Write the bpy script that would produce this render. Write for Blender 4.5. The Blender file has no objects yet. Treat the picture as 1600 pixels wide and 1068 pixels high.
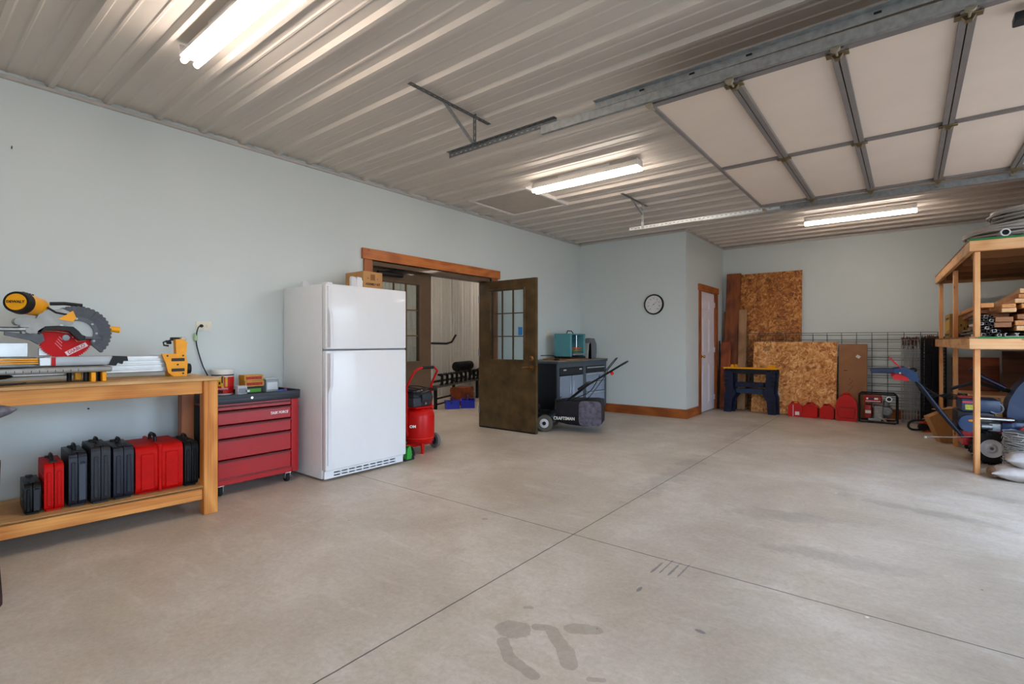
import bpy, bmesh, math, random
from mathutils import Vector, Matrix, noise as mnoise
random.seed(7)
PI = math.pi
SC = bpy.context.scene
COL = SC.collection

# ---------------------------------------------------------------- camera, world, light, exposure
cam_d = bpy.data.cameras.new('camera')
cam_d.sensor_width = 36.0
cam_d.lens = 36.0 * 784.7 / 1600.0
cam_d.clip_start = 0.05
cam = bpy.data.objects.new('camera', cam_d)
COL.objects.link(cam)
cam.location = (4.625, 0.0, 1.2)
cam.rotation_euler = (math.radians(90), 0, math.radians(38.26))
SC.camera = cam

SC.view_settings.view_transform = 'Standard'
SC.view_settings.look = 'None'
SC.view_settings.gamma = 1.0
SC.view_settings.use_curve_mapping = False
SC.view_settings.exposure = 1.03
SC.cycles.max_bounces = 14
SC.cycles.diffuse_bounces = 8
SC.cycles.glossy_bounces = 4
SC.cycles.caustics_reflective = False
SC.cycles.caustics_refractive = False
SC.cycles.sample_clamp_indirect = 6.0

SKY_STRENGTH = 0.72
TUBE_STRENGTH = 19.0
world = bpy.data.worlds.new('world')
SC.world = world
world.use_nodes = True
_n = world.node_tree.nodes
_bg = _n['Background']
_sky = _n.new('ShaderNodeTexSky')
_sky.sky_type = 'NISHITA'
_sky.sun_disc = False
_sky.sun_elevation = math.radians(48)
_sky.sun_rotation = math.radians(250)
_sky.air_density = 1.0
_sky.dust_density = 3.5
_mixw = _n.new('ShaderNodeMixRGB')
_mixw.inputs[0].default_value = 0.35
_mixw.inputs[2].default_value = (5.6, 6.8, 8.5, 1)
world.node_tree.links.new(_sky.outputs[0], _mixw.inputs[1])
world.node_tree.links.new(_mixw.outputs[0], _bg.inputs[0])
_bg.inputs[1].default_value = SKY_STRENGTH

def portal(name, loc, rot, sx, sy):
    l = bpy.data.lights.new(name, 'AREA')
    l.shape = 'RECTANGLE'; l.size = sx; l.size_y = sy; l.cycles.is_portal = True
    o = bpy.data.objects.new(name, l); COL.objects.link(o)
    o.location = loc; o.rotation_euler = rot
portal('daylight_portal_bay', (6.60, 4.42, 1.20), (0, math.radians(90), 0), 2.4, 3.05)
portal('daylight_portal_bay', (6.60, -0.10, 1.20), (0, math.radians(90), 0), 2.4, 3.05)  # portal of the unseen rear bay, an opening added for daylight

# ---------------------------------------------------------------- materials
def hexc(h):
    h = h.lstrip('#')
    v = [int(h[i:i+2], 16) / 255 for i in (0, 2, 4)]
    return tuple(c / 12.92 if c <= .04045 else ((c + .055) / 1.055) ** 2.4 for c in v) + (1,)
MATS = {}
def newmat(name):
    m = bpy.data.materials.new(name); m.use_nodes = True
    return m, m.node_tree.nodes, m.node_tree.links, m.node_tree.nodes['Principled BSDF']
def mat(key, col, rough=.5, metal=0., var=.06, scale=12., bump=0., coat=0., emit=0., alpha=1., spec=.35, trans=0.):
    """plain painted / plastic / metal surface with a little procedural variation"""
    if key in MATS: return MATS[key]
    m, N, L, B = newmat(key)
    c = hexc(col)
    tc = N.new('ShaderNodeTexCoord')
    nz = N.new('ShaderNodeTexNoise'); nz.inputs['Scale'].default_value = scale; nz.inputs['Detail'].default_value = 4
    L.new(tc.outputs['Object'], nz.inputs['Vector'])
    rp = N.new('ShaderNodeValToRGB')
    rp.color_ramp.elements[0].color = tuple(max(0, v * (1 - var)) for v in c[:3]) + (1,)
    rp.color_ramp.elements[1].color = tuple(min(1, v * (1 + var)) for v in c[:3]) + (1,)
    rp.color_ramp.elements[0].position = .3; rp.color_ramp.elements[1].position = .7
    L.new(nz.outputs['Fac'], rp.inputs[0]); L.new(rp.outputs[0], B.inputs['Base Color'])
    B.inputs['Roughness'].default_value = rough; B.inputs['Metallic'].default_value = metal
    B.inputs['Coat Weight'].default_value = coat; B.inputs['Specular IOR Level'].default_value = spec
    if trans: B.inputs['Transmission Weight'].default_value = trans
    if alpha < 1: B.inputs['Alpha'].default_value = alpha
    if emit:
        B.inputs['Emission Color'].default_value = c; B.inputs['Emission Strength'].default_value = emit
    if bump:
        bp = N.new('ShaderNodeBump'); bp.inputs['Strength'].default_value = bump; bp.inputs['Distance'].default_value = .004
        L.new(nz.outputs['Fac'], bp.inputs['Height']); L.new(bp.outputs[0], B.inputs['Normal'])
    MATS[key] = m
    return m
def wood(key, c1, c2, axis='X', rough=.6, ring=9., knots=True):
    if key in MATS: return MATS[key]
    m, N, L, B = newmat(key)
    tc = N.new('ShaderNodeTexCoord'); mp = N.new('ShaderNodeMapping')
    s = {'X': (.35, 1, 1), 'Y': (1, .35, 1), 'Z': (1, 1, .35)}[axis]
    mp.inputs['Scale'].default_value = s
    L.new(tc.outputs['Object'], mp.inputs[0])
    n1 = N.new('ShaderNodeTexNoise'); n1.inputs['Scale'].default_value = 3.5; n1.inputs['Detail'].default_value = 2
    L.new(mp.outputs[0], n1.inputs['Vector'])
    mu = N.new('ShaderNodeMath'); mu.operation = 'MULTIPLY'; mu.inputs[1].default_value = ring * 3
    L.new(n1.outputs['Fac'], mu.inputs[0])
    sn = N.new('ShaderNodeMath'); sn.operation = 'SINE'; L.new(mu.outputs[0], sn.inputs[0])
    mp2 = N.new('ShaderNodeMapping'); s2 = {'X': (2, 90, 90), 'Y': (90, 2, 90), 'Z': (90, 90, 2)}[axis]
    mp2.inputs['Scale'].default_value = s2; L.new(tc.outputs['Object'], mp2.inputs[0])
    n2 = N.new('ShaderNodeTexNoise'); n2.inputs['Scale'].default_value = 1; n2.inputs['Detail'].default_value = 3
    L.new(mp2.outputs[0], n2.inputs['Vector'])
    ad = N.new('ShaderNodeMath'); ad.operation = 'MULTIPLY_ADD'; ad.inputs[1].default_value = .22; L.new(sn.outputs[0], ad.inputs[0]); L.new(n2.outputs['Fac'], ad.inputs[2])
    rp = N.new('ShaderNodeValToRGB'); e = rp.color_ramp.elements
    e[0].position = .2; e[0].color = hexc(c2); e[1].position = .75; e[1].color = hexc(c1)
    L.new(ad.outputs[0], rp.inputs[0])
    out = rp.outputs[0]
    if knots:
        vo = N.new('ShaderNodeTexVoronoi'); vo.inputs['Scale'].default_value = 5.5; vo.inputs['Randomness'].default_value = 1
        mp3 = N.new('ShaderNodeMapping'); mp3.inputs['Scale'].default_value = {'X': (.55, 1, 1), 'Y': (1, .55, 1), 'Z': (1, 1, .55)}[axis]
        L.new(tc.outputs['Object'], mp3.inputs[0]); L.new(mp3.outputs[0], vo.inputs['Vector'])
        kr = N.new('ShaderNodeValToRGB'); k = kr.color_ramp.elements
        k[0].position = .035; k[0].color = (1, 1, 1, 1); k[1].position = .085; k[1].color = (0, 0, 0, 1)
        L.new(vo.outputs['Distance'], kr.inputs[0])
        mx = N.new('ShaderNodeMixRGB'); mx.inputs[2].default_value = tuple(v * .35 for v in hexc(c2)[:3]) + (1,)
        L.new(kr.outputs[0], mx.inputs[0]); L.new(out, mx.inputs[1]); out = mx.outputs[0]
    L.new(out, B.inputs['Base Color']); B.inputs['Roughness'].default_value = rough
    MATS[key] = m
    return m
def osb(key, c=('#8a4e1c', '#b87431', '#d9a262', '#edc690')):
    if key in MATS: return MATS[key]
    m, N, L, B = newmat(key)
    tc = N.new('ShaderNodeTexCoord'); prev = None
    for i, (rot, sc) in enumerate(((.4, (16, 5, 38)), (-.75, (13, 5, 34)), (1.2, (18, 5, 42)))):
        mp = N.new('ShaderNodeMapping'); mp.inputs['Rotation'].default_value = (0, rot, 0)
        nd = N.new('ShaderNodeTexNoise'); nd.inputs['Scale'].default_value = 5 + i; nd.inputs['Detail'].default_value = 2
        L.new(tc.outputs['Object'], nd.inputs['Vector'])
        mv = N.new('ShaderNodeMixRGB'); mv.blend_type = 'ADD'; mv.inputs[0].default_value = .32
        L.new(tc.outputs['Object'], mv.inputs[1]); L.new(nd.outputs['Color'], mv.inputs[2])
        L.new(mv.outputs[0], mp.inputs[0])
        mq = N.new('ShaderNodeMapping'); mq.inputs['Scale'].default_value = sc
        L.new(mp.outputs[0], mq.inputs[0])
        vo = N.new('ShaderNodeTexVoronoi'); vo.inputs['Scale'].default_value = 1; L.new(mq.outputs[0], vo.inputs['Vector'])
        bw = N.new('ShaderNodeSeparateColor'); L.new(vo.outputs['Color'], bw.inputs[0])
        if prev is None: prev = bw.outputs[0]
        else:
            mx = N.new('ShaderNodeMath'); mx.operation = 'MULTIPLY_ADD'; mx.inputs[1].default_value = .5
            df = N.new('ShaderNodeMath'); df.operation = 'SUBTRACT'; L.new(bw.outputs[0], df.inputs[0]); L.new(prev, df.inputs[1])
            L.new(df.outputs[0], mx.inputs[0]); L.new(prev, mx.inputs[2]); prev = mx.outputs[0]
    rp = N.new('ShaderNodeValToRGB'); e = rp.color_ramp.elements
    e[0].position = .12; e[0].color = hexc(c[0]); e[1].position = .85; e[1].color = hexc(c[3])
    a = e.new(.35); a.color = hexc(c[1]); b = e.new(.6); b.color = hexc(c[2])
    L.new(prev, rp.inputs[0]); L.new(rp.outputs[0], B.inputs['Base Color']); B.inputs['Roughness'].default_value = .6
    MATS[key] = m
    return m
def glass(key, tint='#eef4f4'):
    if key in MATS: return MATS[key]
    m, N, L, B = newmat(key)
    N.remove(B); out = N['Material Output']
    tr = N.new('ShaderNodeBsdfTransparent'); tr.inputs[0].default_value = hexc(tint)
    gl = N.new('ShaderNodeBsdfGlossy'); gl.inputs['Roughness'].default_value = .03
    fr = N.new('ShaderNodeFresnel'); fr.inputs[0].default_value = 1.45
    mx = N.new('ShaderNodeMixShader'); L.new(fr.outputs[0], mx.inputs[0]); L.new(tr.outputs[0], mx.inputs[1]); L.new(gl.outputs[0], mx.inputs[2])
    L.new(mx.outputs[0], out.inputs[0])
    MATS[key] = m
    return m

# ---------------------------------------------------------------- mesh builder
def V(*a): return Vector(a)
def rotm(rx=0, ry=0, rz=0):
    return Matrix.Rotation(rz, 4, 'Z') @ Matrix.Rotation(ry, 4, 'Y') @ Matrix.Rotation(rx, 4, 'X')
class G:
    def __init__(s): s.bm = bmesh.new()
    def merge(s, t, mtx=None, mi=0):
        if mtx is not None: bmesh.ops.transform(t, matrix=mtx, verts=t.verts)
        vm = {}
        for v in t.verts: vm[v] = s.bm.verts.new(v.co)
        for f in t.faces:
            try:
                nf = s.bm.faces.new([vm[v] for v in f.verts]); nf.material_index = mi
            except ValueError: pass
        t.free(); return s
    def box(s, c, d, r=None, bev=0, seg=1, mi=0):
        t = bmesh.new(); bmesh.ops.create_cube(t, size=1)
        bmesh.ops.transform(t, matrix=Matrix.Diagonal((d[0], d[1], d[2], 1)), verts=t.verts)
        if bev: bmesh.ops.bevel(t, geom=list(t.edges), offset=min(bev, min(d) * .49), segments=seg, profile=.5, affect='EDGES')
        M = Matrix.Translation(c)
        if r is not None: M = M @ (r if isinstance(r, Matrix) else rotm(*r))
        return s.merge(t, M, mi)
    def bb(s, lo, hi, bev=0, seg=1, mi=0):
        return s.box([(a + b) / 2 for a, b in zip(lo, hi)], [abs(b - a) for a, b in zip(lo, hi)], None, bev, seg, mi)
    def beam(s, p0, p1, w, h, up=(0, 0, 1), bev=0, mi=0):
        """rectangular bar from p0 to p1, w across, h along 'up'"""
        p0, p1 = Vector(p0), Vector(p1); x = (p1 - p0); l = x.length; x.normalize()
        y = Vector(up).cross(x)
        if y.length < 1e-5: y = Vector((0, 1, 0)).cross(x)
        y.normalize(); z = x.cross(y)
        R = Matrix((x, y, z)).transposed().to_4x4()
        return s.box((p0 + p1) / 2, (l, w, h), R, bev, 1, mi)
    def cyl(s, p0, p1, r, r2=None, n=16, mi=0, cap=True):
        p0, p1 = Vector(p0), Vector(p1); d = p1 - p0
        t = bmesh.new(); bmesh.ops.create_cone(t, cap_ends=cap, segments=n, radius1=r, radius2=r if r2 is None else r2, depth=d.length)
        q = Vector((0, 0, 1)).rotation_difference(d.normalized())
        return s.merge(t, Matrix.Translation((p0 + p1) / 2) @ q.to_matrix().to_4x4(), mi)
    def ell(s, c, r, rot=None, n=16, mi=0):
        t = bmesh.new(); bmesh.ops.create_uvsphere(t, u_segments=n, v_segments=max(6, n // 2), radius=1)
        if not hasattr(r, '__len__'): r = (r, r, r)
        M = Matrix.Translation(c)
        if rot is not None: M = M @ rotm(*rot)
        return s.merge(t, M @ Matrix.Diagonal((r[0], r[1], r[2], 1)), mi)
    def tube(s, pts, r, n=8, closed=False, mi=0, sub=0):
        pts = [Vector(p) for p in pts]
        if sub:
            q = []; k = len(pts)
            rng = range(k if closed else k - 1)
            for i in rng:
                p0 = pts[(i - 1) % k] if (closed or i > 0) else pts[i]; p1 = pts[i]; p2 = pts[(i + 1) % k]
                p3 = pts[(i + 2) % k] if (closed or i + 2 < k) else p2
                for j in range(sub):
                    t = j / sub
                    q.append(.5 * ((2 * p1) + (-p0 + p2) * t + (2 * p0 - 5 * p1 + 4 * p2 - p3) * t * t + (-p0 + 3 * p1 - 3 * p2 + p3) * t ** 3))
            if not closed: q.append(pts[-1])
            pts = q
        k = len(pts); rings = []; bm = s.bm; prev = None
        for i, p in enumerate(pts):
            a = pts[(i - 1) % k] if (closed or i > 0) else p
            b = pts[(i + 1) % k] if (closed or i < k - 1) else p
            d = (b - a); d = d.normalized() if d.length > 1e-9 else Vector((0, 0, 1))
            if prev is None:
                u = d.cross(Vector((0, 0, 1)));
                if u.length < .05: u = d.cross(Vector((0, 1, 0)))
            else:
                u = prev - d * prev.dot(d)
                if u.length < 1e-6: u = d.cross(Vector((0, 1, 0)))
            u.normalize(); prev = u; w = d.cross(u)
            rr = r[i] if hasattr(r, '__len__') and len(r) == k else (r[0] if hasattr(r, '__len__') else r)
            rings.append([bm.verts.new(p + (u * math.cos(2 * PI * j / n) + w * math.sin(2 * PI * j / n)) * rr) for j in range(n)])
        for i in range(k if closed else k - 1):
            A, Bq = rings[i], rings[(i + 1) % k]
            for j in range(n):
                f = bm.faces.new((A[j], A[(j + 1) % n], Bq[(j + 1) % n], Bq[j])); f.material_index = mi
        if not closed:
            for R in (rings[0][::-1], rings[-1]):
                f = bm.faces.new(R); f.material_index = mi
        return s
    def lathe(s, prof, o=(0, 0, 0), axis='Z', n=24, mi=0, a0=0, a1=2 * PI):
        bm = s.bm; full = abs(a1 - a0 - 2 * PI) < 1e-6; rings = []
        m = n if full else n + 1
        def P(r, h, a):
            x, y = r * math.cos(a), r * math.sin(a)
            q = {'Z': (x, y, h), 'X': (h, x, y), 'Y': (y, h, x)}[axis]
            return Vector(o) + Vector(q)
        for (r, h) in prof:
            rings.append([bm.verts.new(P(max(r, 1e-4), h, a0 + (a1 - a0) * j / n)) for j in range(m)])
        for i in range(len(rings) - 1):
            A, Bq = rings[i], rings[i + 1]
            for j in range(n if full else n):
                k = (j + 1) % m
                if not full and j + 1 >= m: continue
                f = bm.faces.new((A[j], A[k], Bq[k], Bq[j])); f.material_index = mi
        return s
    def prism(s, poly, o, u, v, depth, bev=0, mi=0, seg=1):
        """outline in the (u, v) plane pushed 'depth' along u x v"""
        u, v = Vector(u).normalized(), Vector(v).normalized(); w = u.cross(v)
        t = bmesh.new()
        a = [t.verts.new(Vector(o) + u * p[0] + v * p[1]) for p in poly]
        b = [t.verts.new(x.co + w * depth) for x in a]; k = len(a)
        t.faces.new(a[::-1]); t.faces.new(b)
        for i in range(k): t.faces.new((a[i], a[(i + 1) % k], b[(i + 1) % k], b[i]))
        if bev: 
            es = [e for e in t.edges if e.calc_face_angle(0) > .6]
            bmesh.ops.bevel(t, geom=es, offset=bev, segments=seg, profile=.5, affect='EDGES')
        return s.merge(t, None, mi)
    def plate(s, outer, holes, o, u, v, depth, mi=0):
        """flat plate with holes (grid-cut): outer (x0,y0,x1,y1), holes the same"""
        xs = sorted({outer[0], outer[2], *[h[0] for h in holes], *[h[2] for h in holes]})
        ys = sorted({outer[1], outer[3], *[h[1] for h in holes], *[h[3] for h in holes]})
        u, v = Vector(u).normalized(), Vector(v).normalized(); w = u.cross(v); bm = s.bm
        cell = {}
        for i in range(len(xs) - 1):
            for j in range(len(ys) - 1):
                cx, cy = (xs[i] + xs[i+1]) / 2, (ys[j] + ys[j+1]) / 2
                if not any(h[0] < cx < h[2] and h[1] < cy < h[3] for h in holes): cell[(i, j)] = 1
        vc = {}
        def vt(i, j, k):
            if (i, j, k) not in vc: vc[(i, j, k)] = bm.verts.new(Vector(o) + u * xs[i] + v * ys[j] + w * (depth * k))
            return vc[(i, j, k)]
        def face(q):
            f = bm.faces.new(q); f.material_index = mi
        for (i, j) in cell:
            face([vt(i, j, 1), vt(i+1, j, 1), vt(i+1, j+1, 1), vt(i, j+1, 1)])
            face([vt(i, j, 0), vt(i, j+1, 0), vt(i+1, j+1, 0), vt(i+1, j, 0)])
            if (i-1, j) not in cell: face([vt(i, j, 0), vt(i, j, 1), vt(i, j+1, 1), vt(i, j+1, 0)])
            if (i+1, j) not in cell: face([vt(i+1, j, 0), vt(i+1, j+1, 0), vt(i+1, j+1, 1), vt(i+1, j, 1)])
            if (i, j-1) not in cell: face([vt(i, j, 0), vt(i+1, j, 0), vt(i+1, j, 1), vt(i, j, 1)])
            if (i, j+1) not in cell: face([vt(i, j+1, 0), vt(i, j+1, 1), vt(i+1, j+1, 1), vt(i+1, j+1, 0)])
        return s
    def obj(s, name, mats, parent=None, smooth=40, loc=None):
        if not isinstance(mats, (list, tuple)): mats = [mats]
        bm = s.bm; bmesh.ops.recalc_face_normals(bm, faces=bm.faces)
        if smooth:
            th = math.radians(smooth)
            for f in bm.faces: f.smooth = True
            for e in bm.edges:
                e.smooth = len(e.link_faces) == 2 and e.calc_face_angle(PI) < th
        me = bpy.data.meshes.new(name); bm.to_mesh(me); bm.free()
        for m in mats: me.materials.append(m)
        o = bpy.data.objects.new(name, me); COL.objects.link(o)
        if parent is not None: o.parent = parent
        if loc is not None: o.location = loc
        return o
def split_islands(g):
    """one builder per loose piece"""
    bm = g.bm; left = set(bm.verts); out = []
    while left:
        st = [next(iter(left))]; isl = set(st)
        while st:
            v = st.pop()
            for e in v.link_edges:
                w = e.other_vert(v)
                if w not in isl: isl.add(w); st.append(w)
        left -= isl; out.append(isl)
    out.sort(key=lambda s_: min(v.index if v.index >= 0 else 0 for v in s_))
    res = []
    for isl in out:
        n = G(); vm = {v: n.bm.verts.new(v.co) for v in isl}
        for f in {f for v in isl for f in v.link_faces}:
            nf = n.bm.faces.new([vm[v] for v in f.verts]); nf.material_index = f.material_index
        res.append(n)
    bm.free(); return res
def objs(g, name, m, parent=None, smooth=40):
    g.bm.verts.index_update()
    return [k.obj(name, m, parent, smooth) for k in split_islands(g)]
G.objs = lambda s, name, m, parent=None, smooth=40: objs(s, name, m, parent, smooth)
def thing(name, label, cat, loc=(0, 0, 0), rz=0, group=None, rot=None):
    o = bpy.data.objects.new(name, None); COL.objects.link(o)
    o.empty_display_size = .1
    o.location = loc; o.rotation_euler = rot if rot else (0, 0, rz)
    return tag(o, label, cat, group)
def tag(o, label, cat, group=None):
    o['label'] = label; o['category'] = cat
    if group: o['group'] = group
    return o
def struct(o, label=None, cat=None):
    o['kind'] = 'structure'
    if label: o['label'] = label
    if cat: o['category'] = cat
    return o
def dup(root, loc, rz=None, label=None, name=None):
    r = root.copy(); COL.objects.link(r); r.location = loc
    if rz is not None: r.rotation_euler = (0, 0, rz)
    if label: r['label'] = label
    for ch in list(root.children):
        c = ch.copy(); COL.objects.link(c); c.parent = r
        for g in list(ch.children):
            d = g.copy(); COL.objects.link(d); d.parent = c
    return r
def text(body, size, mt, parent, loc, u, v, depth=.0015, name='lettering', bold=0., align='CENTER', sx=1., shear=0.):
    """writing laid on a surface: u = reading direction, v = up"""
    cu = bpy.data.curves.new(name, 'FONT'); cu.body = body; cu.size = size; cu.extrude = depth; cu.offset = bold
    cu.align_x = align; cu.align_y = 'CENTER'; cu.shear = shear; cu.resolution_u = 2
    tmp = bpy.data.objects.new('tmp_text', cu); COL.objects.link(tmp)
    bpy.context.view_layer.update()
    me = bpy.data.meshes.new_from_object(tmp.evaluated_get(bpy.context.evaluated_depsgraph_get()))
    bpy.data.objects.remove(tmp); bpy.data.curves.remove(cu)
    u, v = Vector(u).normalized(), Vector(v).normalized(); w = u.cross(v)
    R = Matrix((u * sx, v, w)).transposed().to_4x4()
    me.transform(Matrix.Translation(loc) @ R)
    me.name = name; me.materials.clear(); me.materials.append(mt)
    o = bpy.data.objects.new(name, me); COL.objects.link(o); o.parent = parent
    return o
def arc(cx, cy, r, a0, a1, n):
    return [(cx + r * math.cos(a0 + (a1 - a0) * i / n), cy + r * math.sin(a0 + (a1 - a0) * i / n)) for i in range(n + 1)]
def rrect(x0, y0, x1, y1, r, n=4):
    return (arc(x1 - r, y1 - r, r, 0, PI/2, n) + arc(x0 + r, y1 - r, r, PI/2, PI, n) + arc(x0 + r, y0 + r, r, PI, 1.5*PI, n) + arc(x1 - r, y0 + r, r, 1.5*PI, 2*PI, n))
X_, Y_, Z_ = (1, 0, 0), (0, 1, 0), (0, 0, 1)

# common materials
black_pl = mat('black plastic', '#101113', .5)
dark_pl = mat('dark grey plastic', '#22252a', .5)
rubber = mat('rubber', '#1b1b1c', .8, bump=.2)
steel = mat('galvanised steel', '#a4a8aa', .42, .85, var=.18, scale=30)
steel_d = mat('dark galvanised steel', '#777a7c', .45, .8, var=.2, scale=30)
alu = mat('brushed aluminium', '#c9cccd', .35, .6, var=.08)
chrome = mat('chrome', '#d8dadb', .15, 1.)
white_p = mat('white enamel', '#e9ebee', .3, coat=.3, var=.01)
red_p = mat('red paint', '#c00806', .42, coat=.08, spec=.25)
yellow_pl = mat('yellow plastic', '#f0a508', .4)
brass = mat('brass', '#c99a3c', .25, 1.)
pine_z = wood('pine upright', '#e09a4c', '#bd7028', 'Z')
pine_y = wood('pine lengthwise', '#e09a4c', '#bd7028', 'Y')
pine_x = wood('pine crosswise', '#e09a4c', '#bd7028', 'X')
trim_x = wood('stained trim x', '#a35a24', '#7c3c14', 'X', .45)
trim_y = wood('stained trim y', '#b5652a', '#8a4518', 'Y', .45)
trim_z = wood('stained trim z', '#a35a24', '#7c3c14', 'Z', .45)
white_ink = mat('white lettering', '#eeeeee', .6, var=0)
black_ink = mat('black lettering', '#1c1a18', .7, var=0)
# ================================================================ the room
H = 2.965
def wall_mat(key, col):
    m, N, L, B = newmat(key)
    tc = N.new('ShaderNodeTexCoord')
    n = N.new('ShaderNodeTexNoise'); n.inputs['Scale'].default_value = .9; n.inputs['Detail'].default_value = 3
    L.new(tc.outputs['Object'], n.inputs['Vector'])
    r = N.new('ShaderNodeValToRGB'); c = hexc(col)
    r.color_ramp.elements[0].position = .3; r.color_ramp.elements[0].color = tuple(v * .965 for v in c[:3]) + (1,)
    r.color_ramp.elements[1].position = .7; r.color_ramp.elements[1].color = c
    L.new(n.outputs['Fac'], r.inputs[0]); L.new(r.outputs[0], B.inputs['Base Color'])
    n2 = N.new('ShaderNodeTexNoise'); n2.inputs['Scale'].default_value = 110; L.new(tc.outputs['Object'], n2.inputs['Vector'])
    b = N.new('ShaderNodeBump'); b.inputs['Strength'].default_value = .12; b.inputs['Distance'].default_value = .003
    L.new(n2.outputs['Fac'], b.inputs['Height']); L.new(b.outputs[0], B.inputs['Normal'])
    B.inputs['Roughness'].default_value = .55
    MATS[key] = m
    return m
wallm = wall_mat('pale blue wall paint', '#cfd9da')

def floor_mat():
    m, N, L, B = newmat('polished concrete')
    tc = N.new('ShaderNodeTexCoord'); P = tc.outputs['Object']
    def noise(sc, det=4, rough=.55, vec=P, dist=0):
        n = N.new('ShaderNodeTexNoise'); n.inputs['Scale'].default_value = sc; n.inputs['Detail'].default_value = det
        n.inputs['Roughness'].default_value = rough; n.inputs['Distortion'].default_value = dist; L.new(vec, n.inputs['Vector']); return n.outputs['Fac']
    def math_(op, a, b=None, c=None):
        n = N.new('ShaderNodeMath'); n.operation = op
        for i, x in enumerate((a, b, c)):
            if x is None: continue
            if isinstance(x, (int, float)): n.inputs[i].default_value = x
            else: L.new(x, n.inputs[i])
        return n.outputs[0]
    def mix(f, a, b, mode='MIX'):
        n = N.new('ShaderNodeMixRGB'); n.blend_type = mode
        for i, x in enumerate((f, a, b)):
            if isinstance(x, (int, float)): n.inputs[i].default_value = x
            elif isinstance(x, tuple): n.inputs[i].default_value = x
            else: L.new(x, n.inputs[i])
        return n.outputs[0]
    def ramp(f, a, b, ca=(0, 0, 0, 1), cb=(1, 1, 1, 1)):
        n = N.new('ShaderNodeValToRGB'); e = n.color_ramp.elements
        e[0].position = a; e[1].position = b; e[0].color = ca; e[1].color = cb; L.new(f, n.inputs[0]); return n.outputs[0]
    col = ramp(noise(1.1, 6, .62, dist=.4), .32, .68, hexc('#b8ac9c'), hexc('#dad2c7'))
    col = mix(ramp(noise(3.7, 6, .7, dist=.8), .48, .72), col, hexc('#c3b8a6'))
    fine = ramp(noise(38, 6, .8), .35, .65, hexc('#d9d4cc'), (1, 1, 1, 1))
    col = mix(.6, col, fine, 'MULTIPLY')
    mott = ramp(noise(8, 6, .75, dist=1.0), .52, .70)
    col = mix(math_('MULTIPLY', mott, .35), col, hexc('#a89d8e'))
    # trowel streaks
    mp = N.new('ShaderNodeMapping'); mp.inputs['Rotation'].default_value = (0, 0, .5); mp.inputs['Scale'].default_value = (2.2, 9, 1); L.new(P, mp.inputs[0])
    st = ramp(noise(1, 5, .7, mp.outputs[0], .3), .55, .78)
    col = mix(math_('MULTIPLY', st, .4), col, hexc('#e2ded6'))
    mp2 = N.new('ShaderNodeMapping'); mp2.inputs['Rotation'].default_value = (0, 0, -.3); mp2.inputs['Scale'].default_value = (1.4, 6, 1); L.new(P, mp2.inputs[0])
    gr = ramp(noise(1.2, 6, .72, mp2.outputs[0], 1.2), .6, .8)
    col = mix(math_('MULTIPLY', gr, .55), col, hexc('#a5a29c'))
    # pale drag marks and specks
    sp = N.new('ShaderNodeTexVoronoi'); sp.inputs['Scale'].default_value = 5; L.new(P, sp.inputs['Vector'])
    col = mix(ramp(sp.outputs['Distance'], .018, .03, (1, 1, 1, 1), (0, 0, 0, 1)), col, hexc('#5f564a'))
    sp2 = N.new('ShaderNodeTexVoronoi'); sp2.inputs['Scale'].default_value = 2.3; mp4 = N.new('ShaderNodeMapping'); mp4.inputs['Location'].default_value = (3, 7, 1)
    L.new(P, mp4.inputs[0]); L.new(mp4.outputs[0], sp2.inputs['Vector'])
    col = mix(ramp(sp2.outputs['Distance'], .012, .022, (1, 1, 1, 1), (0, 0, 0, 1)), col, hexc('#e8e6e0'))
    sx = N.new('ShaderNodeSeparateXYZ'); L.new(P, sx.inputs[0]); x, y = sx.outputs[0], sx.outputs[1]
    ed = noise(26, 5, .7); ed2 = noise(7, 3, .6)
    def blob(cx, cy, a, b, ang, edge=.35):
        """soft-edged patch with a noisy outline"""
        ca, sa = math.cos(ang), math.sin(ang)
        dx, dy = math_('SUBTRACT', x, cx), math_('SUBTRACT', y, cy)
        u = math_('DIVIDE', math_('ADD', math_('MULTIPLY', dx, ca), math_('MULTIPLY', dy, sa)), a)
        v = math_('DIVIDE', math_('SUBTRACT', math_('MULTIPLY', dy, ca), math_('MULTIPLY', dx, sa)), b)
        d = math_('SQRT', math_('ADD', math_('MULTIPLY', u, u), math_('MULTIPLY', v, v)))
        d = math_('ADD', d, math_('MULTIPLY', math_('SUBTRACT', ed2, .5), 2.2))
        d = math_('ADD', d, math_('MULTIPLY', math_('SUBTRACT', ed, .5), .8))
        return math_('SUBTRACT', 1.0, ramp(d, 1 - edge / 2, 1 + edge / 2))
    def seg(x0, y0, x1, y1, w0):
        """patch around a line piece, ragged edge"""
        ex, ey = x1 - x0, y1 - y0; l2 = ex * ex + ey * ey + 1e-6
        dx, dy = math_('SUBTRACT', x, x0), math_('SUBTRACT', y, y0)
        t = math_('DIVIDE', math_('ADD', math_('MULTIPLY', dx, ex), math_('MULTIPLY', dy, ey)), l2)
        t = math_('MAXIMUM', 0.0, math_('MINIMUM', 1.0, t))
        qx, qy = math_('SUBTRACT', dx, math_('MULTIPLY', t, ex)), math_('SUBTRACT', dy, math_('MULTIPLY', t, ey))
        d = math_('DIVIDE', math_('SQRT', math_('ADD', math_('MULTIPLY', qx, qx), math_('MULTIPLY', qy, qy))), w0)
        d = math_('ADD', d, math_('MULTIPLY', math_('SUBTRACT', ed2, .5), 1.1)); d = math_('ADD', d, math_('MULTIPLY', math_('SUBTRACT', ed, .5), .6))
        return math_('SUBTRACT', 1.0, ramp(d, .88, 1.08))
    wet = None
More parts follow.
